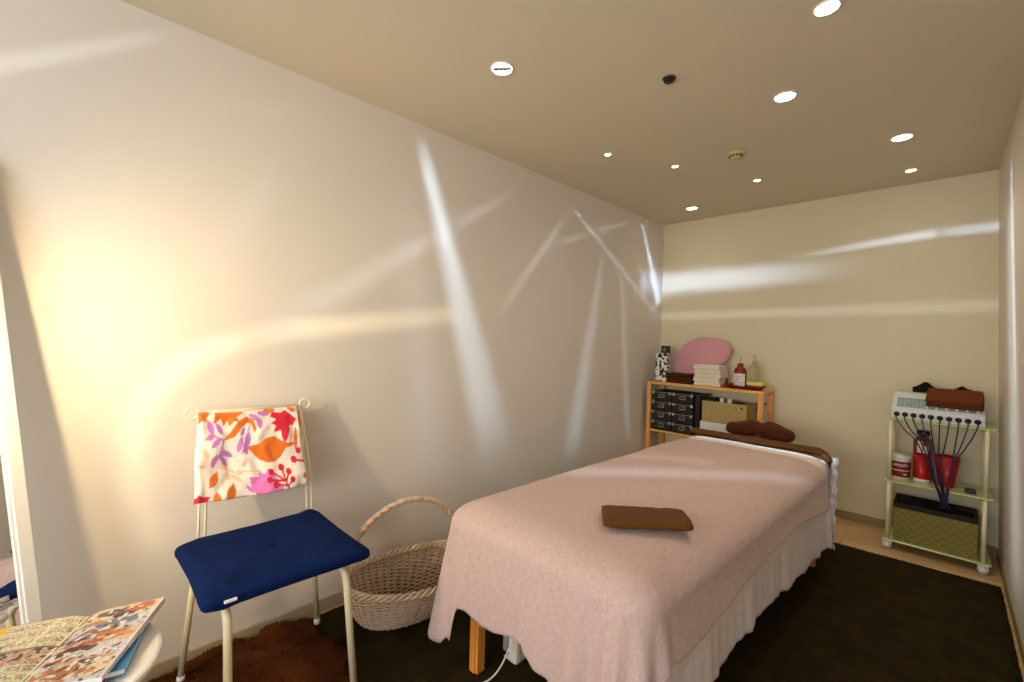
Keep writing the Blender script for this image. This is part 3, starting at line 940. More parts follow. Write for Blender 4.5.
# closed magazines under it
def closed_mag(x, y, ang, z, c, w, l, label, th=.008, cc=None):
    t = thing('closed_magazine', label, 'magazine', (x, y, z))
    M = Matrix.Translation((x, y, z)) @ Matrix.Rotation(ang, 4, 'Z')
    b = MB(); b.box((-w/2+.002, -l/2+.002, .0008), (w/2-.002, l/2-.002, th-.0008), M=M); part(b, 'pages', PAPER, t)
    b = MB(); b.box((-w/2, -l/2, th-.0008), (w/2, l/2, th), M=M); b.box((-w/2, -l/2, 0), (w/2, l/2, .0008), M=M); b.box((-w/2-.0008, -l/2, 0), (-w/2, l/2, th), M=M)
    part(b, 'cover', mat('glossy cover %s' % label[:12], c, .3), t)
ang = math.atan2(ey.y, ey.x)
closed_mag(-1.418, .012, ang-.08, .5008, (120, 62, 30), .20, .27, 'brown magazine at the bottom of the pile on the round table')
closed_mag(-1.445, .045, ang+.06, .5096, (52, 140, 196), .19, .265, 'blue magazine sandwiched under the open magazine', th=.012)

# ------------------------------------------------------------------ leaning mirror
mr = thing('standing_mirror', 'tall white framed mirror leaning at the left edge of the room', 'mirror', (-1.71, -.02, 0))
top = Vector((-1.992, -.172, 1.76)); bot = Vector((-1.70, .004, .0))
up = (top-bot).normalized(); wd = Vector((.46, -.89, 0)); wd = (wd-up*wd.dot(up)).normalized(); nrm = up.cross(wd) * -1
if nrm.x < 0: nrm = -nrm
MM = Matrix(((wd.x, nrm.x, up.x, bot.x), (wd.y, nrm.y, up.y, bot.y), (wd.z, nrm.z, up.z, bot.z), (0, 0, 0, 1)))
Lm = (top-bot).length; Wm = .42; fr = .032
b = MB()
b.box((0, -.022, .004), (fr, 0, Lm), bev=.003, M=MM); b.box((Wm-fr, -.022, .004), (Wm, 0, Lm), bev=.003, M=MM)
b.box((fr, -.022, .004), (Wm-fr, 0, .004+fr), bev=.003, M=MM); b.box((fr, -.022, Lm-fr), (Wm-fr, 0, Lm), bev=.003, M=MM)
b.box((fr-.002, -.014, .02), (fr+.006, -.004, Lm-.02), M=MM)
b.box((.002, -.026, .008), (Wm-.002, -.020, Lm-.004), M=MM)
part(b, 'mirror_frame', WHITEL, mr)
b = MB(); b.box((fr, -.014, fr), (Wm-fr, -.010, Lm-fr), M=MM)
part(b, 'mirror_glass', mat('mirror silver', (240, 240, 240), .01, metal=1.), mr)

# ------------------------------------------------------------------ shelf unit
SX0, SX1, SY0, SY1, SZ = -1.925, -.972, 3.715, 4.02, .915
sh = thing('pine_shelf', 'low orange pine shelf unit in the far left corner', 'shelf', (-1.45, 3.87, 0))
for (x, y) in ((SX0, SY0), (SX0, SY1-.035), (SX1-.038, SY0), (SX1-.038, SY1-.035)):
    b = MB(); b.box((x, y, 0), (x+.038, y+.035, SZ-.002 if x < -1.5 else SZ-.022), bev=.003); part(b, 'post', PINE, sh)
b = MB(); b.box((SX0+.0385, SY0+.004, SZ-.026), (SX1-.002, SY1-.002, SZ-.002), bev=.003); b.box((SX0+.04, SY0+.002, SZ-.022), (SX1, SY0+.02, SZ), bev=.002); part(b, 'top_board', PINEH, sh)
for z in (.465, .10):
    b = MB(); b.box((SX0+.0385, SY0+.006, z), (SX1-.0385, SY1-.006, z+.018), bev=.002); part(b, 'shelf_board', PINEH, sh)
for x, z in ((SX1-.036, .10), (SX1-.036, .58), (SX0+.012, .58)):
    b = MB(); b.box((x, SY0+.036, z), (x+.014, SY1-.036, z+.04), bev=.002); part(b, 'side_rail', PINE, sh)
b = MB(); b.tube([(SX1-.30, SY1-.008, .52), (SX1-.05, SY1-.006, .80)], .005, 6); part(b, 'cross_brace', BLACKP, sh)
# black drawer boxes: two columns of four
DKG = mat('black cardboard', (34, 32, 22), .7, nscale=40, namt=.15)
STL = mat('brushed label steel', (196, 190, 176), .3, metal=.9)
proto = None
dz = .0855; dw = .186
words = ['top', 'second', 'third', 'bottom']
for ci, cname in enumerate(('left', 'right')):
    for r in range(4):
        x = SX0+.046+ci*(dw+.004); z = .484+(3-r)*(dz+.002)
        lab = '%s of the four black drawer boxes in the %s column on the pine shelf' % (words[r], cname)
        if proto is None:
            proto = thing('drawer_box', lab, 'storage box', (x, SY0+.01, z), 'black drawer boxes on the pine shelf')
            b = MB(); b.box((x, SY0+.014, z), (x+dw-.002, SY0+.26, z+dz-.004), bev=.002); body = part(b, 'body', DKG, proto)
            b = MB(); b.box((x+.003, SY0+.008, z+.004), (x+dw-.005, SY0+.0145, z+dz-.008), bev=.0015); fp = part(b, 'drawer_front', DKG, proto)
            b = MB()
            cx, cz = x+dw*.5, z+dz*.52
            b.tube([(cx-.024, SY0+.004, cz-.010), (cx+.024, SY0+.004, cz-.010), (cx+.024, SY0+.004, cz+.014), (cx-.024, SY0+.004, cz+.014)], .0032, 6, closed=True)
            part(b, 'label_holder', STL, proto, parent=fp)
            for sx in (0, 1):
                b = MB(); xx = x+.003 if sx == 0 else x+dw-.005-.02
                b.box((xx, SY0+.005, z+dz-.026), (xx+.02, SY0+.0085, z+dz-.007), bev=.001); b.box((xx, SY0+.005, z+dz-.009), (xx+.02, SY0+.03, z+dz-.003), bev=.001)
                part(b, 'corner_plate', STL, proto, parent=fp)
            b = MB(); b.box((x+.02, SY0+.0065, z+dz-.012), (x+dw-.022, SY0+.0085, z+dz-.008)); part(b, 'front_edge', mat('dull edge', (150, 144, 124), .6), proto, parent=fp)
        else:
            c = proto.copy(); COL.objects.link(c); c.location = (x, SY0+.01, z); c['label'] = lab
            for chd in list(proto.children):
                d = chd.copy(); COL.objects.link(d); d.parent = c
                for g in list(chd.children):
                    e = g.copy(); COL.objects.link(e); e.parent = d
# tall black folder beside the drawers
b = MB(); b.box((-1.492, SY0+.02, .484), (-1.455, SY0+.25, .832), bev=.003); b.box((-1.488, SY0+.016, .52), (-1.459, SY0+.0205, .60), bev=.001)
solo(b, 'document_binder', BLACKP, 'tall black binder standing right of the drawer boxes', 'binder', (-1.47, SY0+.13, .484))
# yellow woven basket with dark things
def woven(name, c1, c2, sc):
    m = bpy.data.materials.new(name); m.use_nodes = True
    nt = m.node_tree; N = nt.nodes; L = nt.links; bb = N['Principled BSDF']; bb.inputs['Roughness'].default_value = .6
    tc = N.new('ShaderNodeTexCoord'); sp = N.new('ShaderNodeSeparateXYZ'); L.new(tc.outputs['Object'], sp.inputs[0])
    ad = N.new('ShaderNodeMath'); ad.operation = 'ADD'; L.new(sp.outputs[0], ad.inputs[0]); L.new(sp.outputs[1], ad.inputs[1])
    cb = N.new('ShaderNodeCombineXYZ'); L.new(ad.outputs[0], cb.inputs[0]); L.new(sp.outputs[2], cb.inputs[1])
    ck = N.new('ShaderNodeTexChecker'); ck.inputs['Scale'].default_value = sc; ck.inputs['Color1'].default_value = rgba(c1); ck.inputs['Color2'].default_value = rgba(c2)
    L.new(cb.outputs[0], ck.inputs['Vector'])
    no = N.new('ShaderNodeTexNoise'); no.inputs['Scale'].default_value = sc*1.2; L.new(tc.outputs['Object'], no.inputs['Vector'])
    mx = N.new('ShaderNodeMix'); mx.data_type = 'RGBA'; mx.blend_type = 'MULTIPLY'; mx.inputs['Factor'].default_value = .5
    L.new(ck.outputs['Color'], mx.inputs['A']); L.new(no.outputs['Color'], mx.inputs['B']); L.new(mx.outputs['Result'], bb.inputs['Base Color'])
    bp = N.new('ShaderNodeBump'); bp.inputs['Strength'].default_value = .5; bp.inputs['Distance'].default_value = .004
    L.new(ck.outputs['Fac'], bp.inputs['Height']); L.new(bp.outputs[0], bb.inputs['Normal'])
    return m
def open_box(b, x0, x1, y0, y1, z0, z1, t, flare=0., mi=0):
    o = [(x0, y0, z0), (x1, y0, z0), (x1, y1, z0), (x0, y1, z0), (x0-flare, y0-flare, z1), (x1+flare, y0-flare, z1), (x1+flare, y1+flare, z1), (x0-flare, y1+flare, z1)]
    i = [(x0+t, y0+t, z0+t), (x1-t, y0+t, z0+t), (x1-t, y1-t, z0+t), (x0+t, y1-t, z0+t), (x0-flare+t, y0-flare+t, z1), (x1+flare-t, y0-flare+t, z1), (x1+flare-t, y1+flare-t, z1), (x0-flare+t, y1+flare-t, z1)]
    fs = [(3, 2, 1, 0), (0, 1, 5, 4), (1, 2, 6, 5), (2, 3, 7, 6), (3, 0, 4, 7), (8, 9, 10, 11), (12, 13, 9, 8), (13, 14, 10, 9), (14, 15, 11, 10), (15, 12, 8, 11), (4, 5, 13, 12), (5, 6, 14, 13), (6, 7, 15, 14), (7, 4, 12, 15)]
    b.add(o+i, fs, mi, False)
YB = woven('yellow rattan weave', (206, 176, 108), (196, 166, 98), 46)
yb = thing('rattan_box', 'yellow woven rattan box on the pine shelf filled with small bottles', 'basket', (-1.26, 3.84, .63))
# raised on a white box
b = MB(); b.box((-1.445, SY0+.01, .484), (-1.045, SY0+.27, .622), bev=.006)
solo(b, 'white_case', WHITEP, 'flat white case on the pine shelf under the rattan box', 'case', (-1.25, 3.85, .484))
b = MB(); open_box(b, -1.43, -1.09, SY0+.015, SY0+.255, .624, .795, .008, .003); part(b, 'body', YB, yb)
b = MB(); b.tube([(-1.0905, SY0+.03, .755), (-1.084, SY0+.03, .755)], .009, 12); part(b, 'eyelet', BLACKP, yb)
b = MB(); b.tube([(-1.125, SY0+.009, .765), (-1.125, SY0+.0145, .765)], .009, 12); part(b, 'eyelet', BLACKP, yb)
b = MB(); blob(b, (-1.37, SY0+.11, .785), .055, .07, .035, .1); solo(b, 'dark_pouch', mat('dark green cloth', (26, 34, 26), .8), 'dark green pouch at the left in the rattan box', 'pouch', (-1.37, SY0+.11, .64))
b = MB(); blob(b, (-1.19, SY0+.12, .765), .065, .08, .035, .1); solo(b, 'black_pouch', BLACKP, 'black pouch at the right in the rattan box', 'pouch', (-1.19, SY0+.12, .64))
for (x, lab) in ((-1.295, 'round white bottle cap poking out left in the rattan box'), (-1.235, 'round white bottle cap poking out right in the rattan box')):
    b = MB(); b.lathe([(0, .0), (.022, 0), (.023, .13), (.017, .15), (.017, .175), (.012, .182), (0, .183)], (x, SY0+.075, .642), 16)
    solo(b, 'small_bottle', WHITEP, lab, 'bottle', (x, SY0+.075, .642), 'small bottles in the rattan box')

# things on top of the shelf
COW = painted('cow print paper', .5)
b = MB(); cols = []
cw = [(-1.905, -1.80), (3.76, 3.85), (SZ, SZ+.262)]
def cowcol(a, z, s):
    n_ = nz(a*48+s*7, z*44, s*3.+2)
    return lin((20, 18, 18)) if n_ > .06 else lin((232, 228, 216))
cow = thing('cow_print_canister', 'tall canister in black and white cow print on the left of the pine shelf', 'canister', (-1.85, 3.81, SZ))
nu_, nv_ = 120, 90
def sq(u, v):
    a = u*2*PI; e = .28
    ca, sa = math.cos(a), math.sin(a); q_ = (abs(ca)**7+abs(sa)**7)**(-1/7); ca *= q_; sa *= q_
    return (-1.820+ca*.056, 3.80+sa*.042, SZ+.001+v*.255)
b.grid(nu_, nv_, sq, wrap=True)
cols = [(lin((20, 18, 18)) if nz(v[0]*42, v[1]*42, v[2]*42) > .07 else lin((232, 228, 216))) for v in b.v]
b.f.append(tuple(range(nu_-1, -1, -1))); b.m.append(0); b.sm.append(False)
b.f.append(tuple((nv_-1)*nu_+i for i in range(nu_))); b.m.append(0); b.sm.append(False)
part(b, 'body', COW, cow, col=cols)
tb = thing('small_dark_box', 'small dark square box with a pale mark on top of the cow print canister', 'box', (-1.84, 3.80, SZ+.258))
b = MB(); b.box((-1.828, 3.77, SZ+.2575), (-1.765, 3.83, SZ+.322), bev=.003); part(b, 'body', mat('dark green card', (36, 40, 28), .6), tb)
b = MB()
for s in (((-1.860, .303), (-1.860, .272)), ((-1.852, .298), (-1.828, .298)), ((-1.850, .285), (-1.826, .285)), ((-1.848, .272), (-1.828, .272)), ((-1.838, .303), (-1.838, .270))):
    b.tube([(s[0][0]+.046, 3.769, SZ+s[0][1]), (s[1][0]+.046, 3.769, SZ+s[1][1])], .0018, 4)
part(b, 'printed_mark', mat('pale ink', (176, 176, 150), .6), tb)
# brown folded towel under the pink cushion
b = MB()
for k, (w) in enumerate((.0, .004, .0)):
    b.box((-1.76-w, 3.735+k*.004, SZ+.001+k*.028), (-1.54+w, 3.93, SZ+.0275+k*.028), bev=.011)
solo(b, 'stacked_brown_towel', DBROWN, 'folded dark brown towel on the pine shelf beneath the pink cushion', 'towel', (-1.65, 3.83, SZ))
# pink oval cushion leaning on the wall
b = MB()
Mx = Matrix.Translation((-1.535, 3.93, SZ+.232)) @ Matrix.Rotation(math.radians(-10), 4, 'X') @ Matrix.Rotation(math.radians(-26), 4, 'Y')
def bean(x, y, z):
    return (x, y*(1-.25*(x/.26)**2), z*(1+.10*math.cos(x*6+.6))+.018*math.cos(x*12))
blob(b, (0, 0, 0), .258, .045, .146, .02, bean, nu=60, nv=30, p=2.25, M=Mx)
solo(b, 'pink_cushion', mat('pink plush', (212, 152, 160), .95, nscale=80, namt=.08, bump=.4, bscale=200, sheen=.1), 'oval pink plush cushion leaning against the back wall on the pine shelf', 'cushion', (-1.5, 3.92, SZ+.08))
# white towels
WT = weave('white terry', (226, 216, 192), (246, 238, 216), 350, .95, .6, .2)
protoT = None
tw = ['bottom', 'second from bottom', 'middle', 'second from top', 'top']
for k in range(5):
    z = SZ+.001+k*.0345
    x = -1.412+(.004, -.003, .006, .002, -.004)[k]
    lab = '%s of the five folded white towels stacked on the pine shelf' % (tw[k] if k not in (1, 3) else tw[k])
    if protoT is None:
        b = MB()
        b.box((x-.108, 3.745, z), (x+.108, 3.93, z+.0165), bev=.0075); b.box((x-.106, 3.747, z+.0165), (x+.107, 3.93, z+.0335), bev=.0078)
        protoT = solo(b, 'white_towel', WT, lab, 'towel', (x, 3.84, z), 'white towels on the pine shelf')
    else:
        c = protoT.copy(); COL.objects.link(c); c.location = (x, 3.84, z); c['label'] = lab
# red tray cloth with bottles
REDD = mat('dark red lacquer', (112, 18, 20), .4, nscale=20, namt=.2)
b = MB()
def tray(u, v):
    a = u*2*PI; r = v
    ca, sa = math.copysign(abs(math.cos(a))**.6, math.cos(a)), math.copysign(abs(math.sin(a))**.6, math.sin(a))
    z = SZ+.004+.026*sst(.72, 1., v)+.004*math.sin(a*9)*v
    return (-1.135+ca*.155*r, 3.815+sa*.085*r, z)
b.grid(48, 14, tray, wrap=True)
o = solo(b, 'red_tray', REDD, 'dark red cloth-lined tray at the right end of the pine shelf top', 'tray', (-1.135, 3.815, SZ+.002))
o.modifiers.new('t', 'SOLIDIFY').thickness = .004; o.modifiers['t'].offset = 1
BRN = mat('amber bottle', (132, 22, 12), .25, coat=.3)
bo = thing('amber_bottle', 'red brown bottle with a white label standing in the red tray', 'bottle', (-1.165, 3.80, SZ+.009))
b = MB(); b.lathe([(0, 0), (.042, 0), (.046, .005), (.046, .135), (.040, .152), (.022, .166), (.020, .172)], (-1.165, 3.80, SZ+.009), 28); part(b, 'body', BRN, bo)
b = MB(); b.lathe([(0, 0), (.022, 0), (.023, .003), (.023, .017), (.020, .02), (0, .02)], (-1.165, 3.80, SZ+.182), 24); part(b, 'cap', BRN, bo)
b = MB(); b.lathe([(.003, 0), (.005, 0), (.004, .03), (.010, .04), (.004, .055), (0, .056)], (-1.165, 3.80, SZ+.202), 10); part(b, 'nozzle', mat('clear plastic', (230, 230, 220), .1, trans=.8), bo)
b = MB()
def lab_(u, v):
    a = -PI/2+lerp(-1.1, 1.1, u); return (-1.165+.0468*math.cos(a), 3.80+.0468*math.sin(a), SZ+.022+v*.10)
b.grid(40, 40, lab_, flip=False)
def labcol(u, v):
    if .72 < v < .80 and .25 < u < .75 and nz(u*40, 1) > -.1: return lin((170, 40, 60))
    if .52 < v < .60 and .35 < u < .6: return lin((200, 60, 90))
    if v < .42 and (v*22) % 1 < .4 and .2 < u < .8: return lin((150, 150, 160))
    return lin((232, 226, 220))
part(b, 'label', painted('bottle label', .5), bo, 'white paper label', col=[labcol(i/39, j/39) for j in range(40) for i in range(40)])
b = MB(); b.lathe([(0, 0), (.012, 0), (.012, .05), (.007, .058), (.007, .07), (0, .07)], (-1.262, 3.785, SZ+.012), 14)
solo(b, 'tiny_vial', mat('amber glass', (150, 40, 30), .1, trans=.4), 'tiny amber vial just left of the red brown bottle', 'vial', (-1.262, 3.785, SZ+.012))
cb_ = thing('clear_pump_bottle', 'clear plastic pump bottle at the right of the red brown bottle', 'bottle', (-1.08, 3.86, SZ+.012))
b = MB(); b.lathe([(0, 0), (.036, 0), (.04, .006), (.04, .15), (.030, .175), (.014, .19), (.014, .205), (0, .205)], (-1.08, 3.86, SZ+.012), 24); part(b, 'body', mat('clear bottle', (232, 236, 214), .08, trans=.93, ior=1.3), cb_)
b = MB(); b.lathe([(0, 0), (.015, 0), (.015, .018), (.005, .02), (.004, .05), (.010, .052), (.010, .06), (0, .06)], (-1.08, 3.86, SZ+.218), 14); b.tube([(-1.08, 3.86, SZ+.273), (-1.105, 3.845, SZ+.270)], .004, 8); part(b, 'pump', mat('frosted plastic', (226, 226, 204), .3, trans=.5), cb_)
b = MB(); blob(b, (-1.055, 3.80, SZ+.045), .062, .035, .018, .05, p=3.4)
solo(b, 'yellow_soap_dish', mat('pale yellow plastic', (228, 204, 90), .4), 'pale yellow oblong box in the right of the red tray', 'box', (-1.055, 3.80, SZ+.02))

# ------------------------------------------------------------------ trolley
GL = mat('green frosted glass', (196, 206, 130), .2, coat=.4)
tr = thing('glass_trolley', 'white wheeled trolley with three green glass shelves in the far right corner', 'trolley', (-.03, 3.82, .014*0))
X0, X1, Y0, Y1 = -.232, .186, 3.685, 3.965
for z, ov in ((.820, .028), (.424, .022), (.050, .024)):
    b = MB(); b.box((X0-ov, Y0-.012, z), (X1+ov+.01, Y1+.012, z+.0105), bev=.003); part(b, 'glass_shelf', GL, tr)
for (x, y) in ((X0, Y0), (X1, Y0), (X0, Y1), (X1, Y1)):
    b = MB()
    for za, zb in ((.061, .4235), (.4348, .8195)): b.tube([(x, y, za), (x, y, zb)], .0105, 14)
    p = part(b, 'post', CREAM, tr)
    b = MB()
    for z in (.8305,): b.lathe([(0, 0), (.011, 0), (.010, .004), (0, .005)], (x, y, z), 12)
    part(b, 'cap', CHROME, tr, parent=p)
    b = MB()
    b.tube([(x-.016, y, .0225), (x+.016, y, .0225)], .0215, 18); w = part(b, 'caster', WHITEP, tr)
    b = MB()
    for s in (-1, 1): b.box((x+s*.020-.002, y-.016, .018), (x+s*.020+.002, y+.016, .047), bev=.001)
    b.box((x-.022, y-.016, .0445), (x+.022, y+.016, .0498), bev=.002)
    part(b, 'caster_fork', WHITEP, tr, parent=w)
# electrotherapy device
MZ = .8308
dv = thing('therapy_device', 'white electrotherapy unit with a row of black dials on the top glass shelf', 'device', (-.03, 3.80, MZ))
b = MB()
dx0, dx1 = -.234, .176; dy0, dy1 = 3.690, 3.90
pr_ = [(dy0, 0), (dy0, .058), (dy0+.02, .072), (dy0+.155, .155), (dy1, .160), (dy1, 0)]
vs = [(dx0, y, MZ+z) for y, z in pr_]+[(dx1, y, MZ+z) for y, z in pr_]
b.add(vs, [tuple(range(5, -1, -1)), tuple(range(6, 12))]+[(i, i+6+0, (i+1) % 6+6, (i+1) % 6)[::-1] for i in range(6)])
o = part(b, 'housing', mat('device white', (214, 212, 208), .35), dv)
bv = o.modifiers.new('bev', 'BEVEL'); bv.width = .005; bv.segments = 3
def panel_pt(u, v, off=.0012):   # on the sloped face
    a = Vector((dx0, dy0+.02, MZ+.072)); c = Vector((dx0, dy0+.155, MZ+.155)); n_ = Vector((0, -.083, .135)).normalized()
    p = a.lerp(c, v)+Vector(((dx1-dx0)*u, 0, 0))+n_*off; return p
b = MB(); cols = []
b.grid(120, 40, lambda u, v: tuple(panel_pt(lerp(.06, .96, u), lerp(.02, .64, v))), flip=False)
def pcol(u, v):
    base = lin((150, 176, 176))
    cell = (u*10) % 1; row = (v*2) % 1
    if .12 < cell < .88 and .15 < row < .85 and u < .98:
        base = lin((112, 148, 146))
        if .3 < row < .6 and .25 < cell < .75 and nz(u*160, v*30) > 0: base = lin((206, 214, 196))
    return base
part(b, 'display', painted('display panel', .25), dv, 'pale green display strip', col=[pcol(i/119, j/39) for j in range(40) for i in range(120)])
for k in range(10):
    x = lerp(dx0+.028, dx1-.030, k/9)
    b = MB(); b.lathe([(0, 0), (.0145, 0), (.0145, .004), (.011, .005), (.010, .016), (0, .016)], n=16, M=Matrix.Translation((x, dy0-.0002, MZ+.030)) @ Matrix.Rotation(PI/2, 4, 'X'))
    part(b, 'dial', BLACKP, dv)
for k in range(6):
    p = panel_pt(lerp(.40, .93, k/5), .06)
    b = MB(); b.lathe([(0, 0), (.006, 0), (.006, .010), (.004, .013), (0, .013)], (p.x, p.y-.004, p.z-.001), 10); part(b, 'switch', WHITEP, dv)
b = MB()
for x in (dx0+.03, dx1-.03):
    for y in (dy0+.03, dy1-.03): b.lathe([(0, 0), (.008, 0), (.008, .0), (0, .0)], (x, y, MZ), 8)
# towels on the device
b = MB()
Mt = Matrix.Translation((.052, 3.795, MZ+.132)) @ Matrix.Rotation(math.radians(-3), 4, 'Z') @ Matrix.Rotation(math.radians(26), 4, 'X')
b.box((-.124, -.080, -.014), (.122, .07, .014), bev=.013, M=Mt); b.box((-.126, -.084, .012), (.119, .07, .046), bev=.016, M=Mt)
solo(b, 'brown_hand_towel', mat('reddish terry', (104, 46, 14), .98, bump=.6, bscale=250, nscale=60, namt=.3), 'folded reddish brown hand towel on the white electrotherapy unit', 'towel', (.05, 3.80, MZ+.14))
b = MB()
def crump(u, v):
    x = lerp(-.145, .14, u); y = lerp(3.885, 3.975, v)
    z = MZ+.185+.045*math.exp(-((u-.22)/.13)**2)*(1-v*.4)+.028*math.exp(-((u-.80)/.10)**2)+.01*nz(u*8, v*5, 3)
    if v > .6: z -= (v-.6)*.30
    return (x, y, z)
b.grid(50, 18, crump)
o = solo(b, 'black_cloth', mat('black green cloth', (26, 28, 14), .9, bump=.3, bscale=80), 'crumpled black cloth behind the brown hand towel on the electrotherapy unit', 'cloth', (0, 3.92, MZ+.16))
o.modifiers.new('t', 'SOLIDIFY').thickness = .006

# middle shelf: tub, bottle, red cups, remote
SZM = .4350
tu = thing('white_tub', 'white tub with dark red label bands at the left of the middle glass shelf', 'tub', (-.185, 3.81, SZM))
b = MB(); b.lathe([(0, 0), (.044, 0), (.046, .004), (.050, .128), (.050, .13), (0, .13)], (-.185, 3.81, SZM), 32); part(b, 'body', WHITEP, tu)
b = MB(); b.lathe([(.0, 0), (.052, 0), (.053, .003), (.053, .020), (.050, .023), (0, .024)], (-.185, 3.81, SZM+.1305), 32); part(b, 'lid', WHITEP, tu)
b = MB()
def band(z0, z1):
    def f(u, v):
        a = u*2*PI; z = lerp(z0, z1, v); r = .0464+.004*(z/.128)+.0006; return (-.185+r*math.cos(a), 3.81+r*math.sin(a), SZM+z)
    return f
b.grid(90, 24, band(.012, .052), wrap=True); b.grid(90, 24, band(.058, .112), wrap=True)
def bandcol(i, j, k):
    u = i/90; v = j/23
    if .62 < u < .88 and k == 1 and .4 < v < .7 and nz(u*120, j*.7) > -.05: return lin((226, 214, 200))
    if .80 < u < .86 and k == 0 and .35 < v < .65: return lin((220, 200, 180))
    return lin((128, 18, 18))
part(b, 'label_band', painted('tub label', .5), tu, 'dark red label', col=[bandcol(i, j, 0) for j in range(24) for i in range(90)]+[bandcol(i, j, 1) for j in range(24) for i in range(90)])
RED = mat('glossy red plastic', (176, 14, 14), .35, nscale=10, namt=.1)
def cup(name, x, y, z, r0, r1, hh, lab, m=RED):
    t = thing(name, lab, 'cup', (x, y, z), 'red cups on the middle glass shelf')
    b = MB(); b.lathe([(0, 0), (r0*.96, 0), (r0, .004), (r1, hh), (r1-.003, hh), (r0-.004, .006), (0, .006)], (x, y, z), 32); part(b, 'body', m, t)
    return t
c1 = cup('red_cup', -.085, 3.81, SZM+.0, .036, .044, .172, 'straight red cup with a white foot beside the white tub')
b = MB(); b.lathe([(.0375, 0), (.0385, .001), (.0395, .018), (.0385, .019)], (-.085, 3.81, SZM+.001), 32, cap=False); part(b, 'foot_band', WHITEP, c1, 'white foot band')
cup('red_cup', .026, 3.80, SZM+.0, .036, .060, .185, 'flared red cup that holds the bundle of electrode leads')
bb_ = thing('brown_bottle', 'brown bottle with black cap and white label behind the straight red cup', 'bottle', (-.085, 3.905, SZM))
b = MB(); b.lathe([(0, 0), (.044, 0), (.047, .005), (.047, .235), (.040, .255), (.022, .27), (.02, .278)], (-.085, 3.905, SZM), 28); part(b, 'body', mat('brown bottle plastic', (122, 52, 20), .3), bb_)
b = MB(); b.lathe([(0, 0), (.031, 0), (.032, .003), (.032, .028), (.028, .032), (0, .032)], (-.085, 3.905, SZM+.278), 24); part(b, 'cap', BLACKP, bb_)
b = MB()
b.grid(40, 40, lambda u, v: (-.085+.0478*math.cos(-PI/2+lerp(-.9, 1.1, u)), 3.905+.0478*math.sin(-PI/2+lerp(-.9, 1.1, u)), SZM+.145+v*.10))
def bl(u, v): return lin((228, 222, 208)) if (abs(u-.3) < .13 or (abs(u-.62) < .14 and v < .7) or v < .15) else lin((140, 60, 30))
part(b, 'label', painted('brown bottle label', .5), bb_, 'white label', col=[bl(i/39, j/39) for j in range(40) for i in range(40)])
b = MB(); b.box((.105, 3.72, SZM+.0002), (.152, 3.80, SZM+.016), bev=.004, M=None); b.tube([(.118, 3.745, SZM+.016), (.118, 3.745, SZM+.018)], .004, 8); b.tube([(.138, 3.745, SZM+.016), (.138, 3.745, SZM+.018)], .004, 8)
solo(b, 'black_remote', BLACKP, 'small flat black remote at the right of the middle glass shelf', 'remote', (.128, 3.76, SZM))
# woven basket on the lowest shelf
wb = thing('seagrass_box', 'yellow green seagrass box with a dark lining on the lowest glass shelf', 'basket', (-.03, 3.81, .0625))
SG = woven('seagrass weave', (158, 142, 56), (144, 128, 46), 44)
b = MB(); open_box(b, -.205, .163, 3.70, 3.94, .0635, .272, .007); part(b, 'body', SG, wb)
b = MB()
open_box(b, -.197, .155, 3.708, 3.932, .09, .2715, .003)
def rimf(u, v): pass
b.box((-.208, 3.697, .268), (.166, 3.7035, .298), bev=.002); b.box((-.208, 3.9365, .268), (.166, 3.943, .298), bev=.002)
b.box((-.208, 3.7035, .268), (-.2015, 3.9365, .298), bev=.002); b.box((.1595, 3.7035, .268), (.166, 3.9365, .298), bev=.002)
part(b, 'lining', mat('dark lining cloth', (44, 34, 24), .9, bump=.3, bscale=100), wb, 'dark brown lining folded over the rim')
# electrode leads: each runs from its dial down into the box
random.seed(21)
wc = [(20, 18, 20), (30, 24, 60), (28, 22, 24), (60, 40, 110), (24, 20, 20), (70, 46, 120), (26, 30, 60), (22, 22, 22), (66, 40, 100), (30, 26, 26)]
for k in range(10):
    x = lerp(dx0+.028, dx1-.030, k/9)
    knot = Vector((-.015+.006*(k-4.5)*.3, 3.655, .50-.006*abs(k-5)))
    if k >= 7: knot = Vector((.055-.004*(9-k), 3.652, .60))
    elif k in (4, 5, 6): knot = Vector((-.010+.012*(k-5), 3.655, .60))
    mid2 = Vector((.018+.004*(k-5), 3.66, .40))
    end = Vector((.03+.018*(k-5)*.6, 3.745+.008*(k % 3), .285))
    ctrl = [Vector((x, dy0-.016, MZ+.030)), Vector((x, dy0-.030, MZ+.006)), Vector((lerp(x, knot.x, .22), 3.655, MZ-.06)), Vector((lerp(x, knot.x, .58), 3.655, .69)), knot, mid2, Vector((mid2.x+.012, 3.672, .335)), Vector((lerp(mid2.x, end.x, .6), 3.700, .322)), end]
    # Catmull-Rom
    pts = []
    C = [ctrl[0]]+ctrl+[ctrl[-1]]
    for i in range(1, len(C)-2):
        for j in range(7):
            t = j/7
            p0, p1, p2, p3 = C[i-1], C[i], C[i+1], C[i+2]
            pts.append(.5*((2*p1)+(p2-p0)*t+(2*p0-5*p1+4*p2-p3)*t*t+(3*p1-p0-3*p2+p3)*t*t*t))
    pts.append(ctrl[-1])
    b = MB(); b.tube(pts, .0032, 6)
    ordn = ['first', 'second', 'third', 'fourth', 'fifth', 'sixth', 'seventh', 'eighth', 'ninth', 'tenth'][k]
    solo(b, 'electrode_lead', mat('lead sheath %d' % (k % 5), wc[k], .5), '%s electrode lead from the left, hanging from the dials of the white device' % ordn, 'cable', tuple(ctrl[0]), 'electrode leads hanging from the device')
random.seed(5)
b = MB()
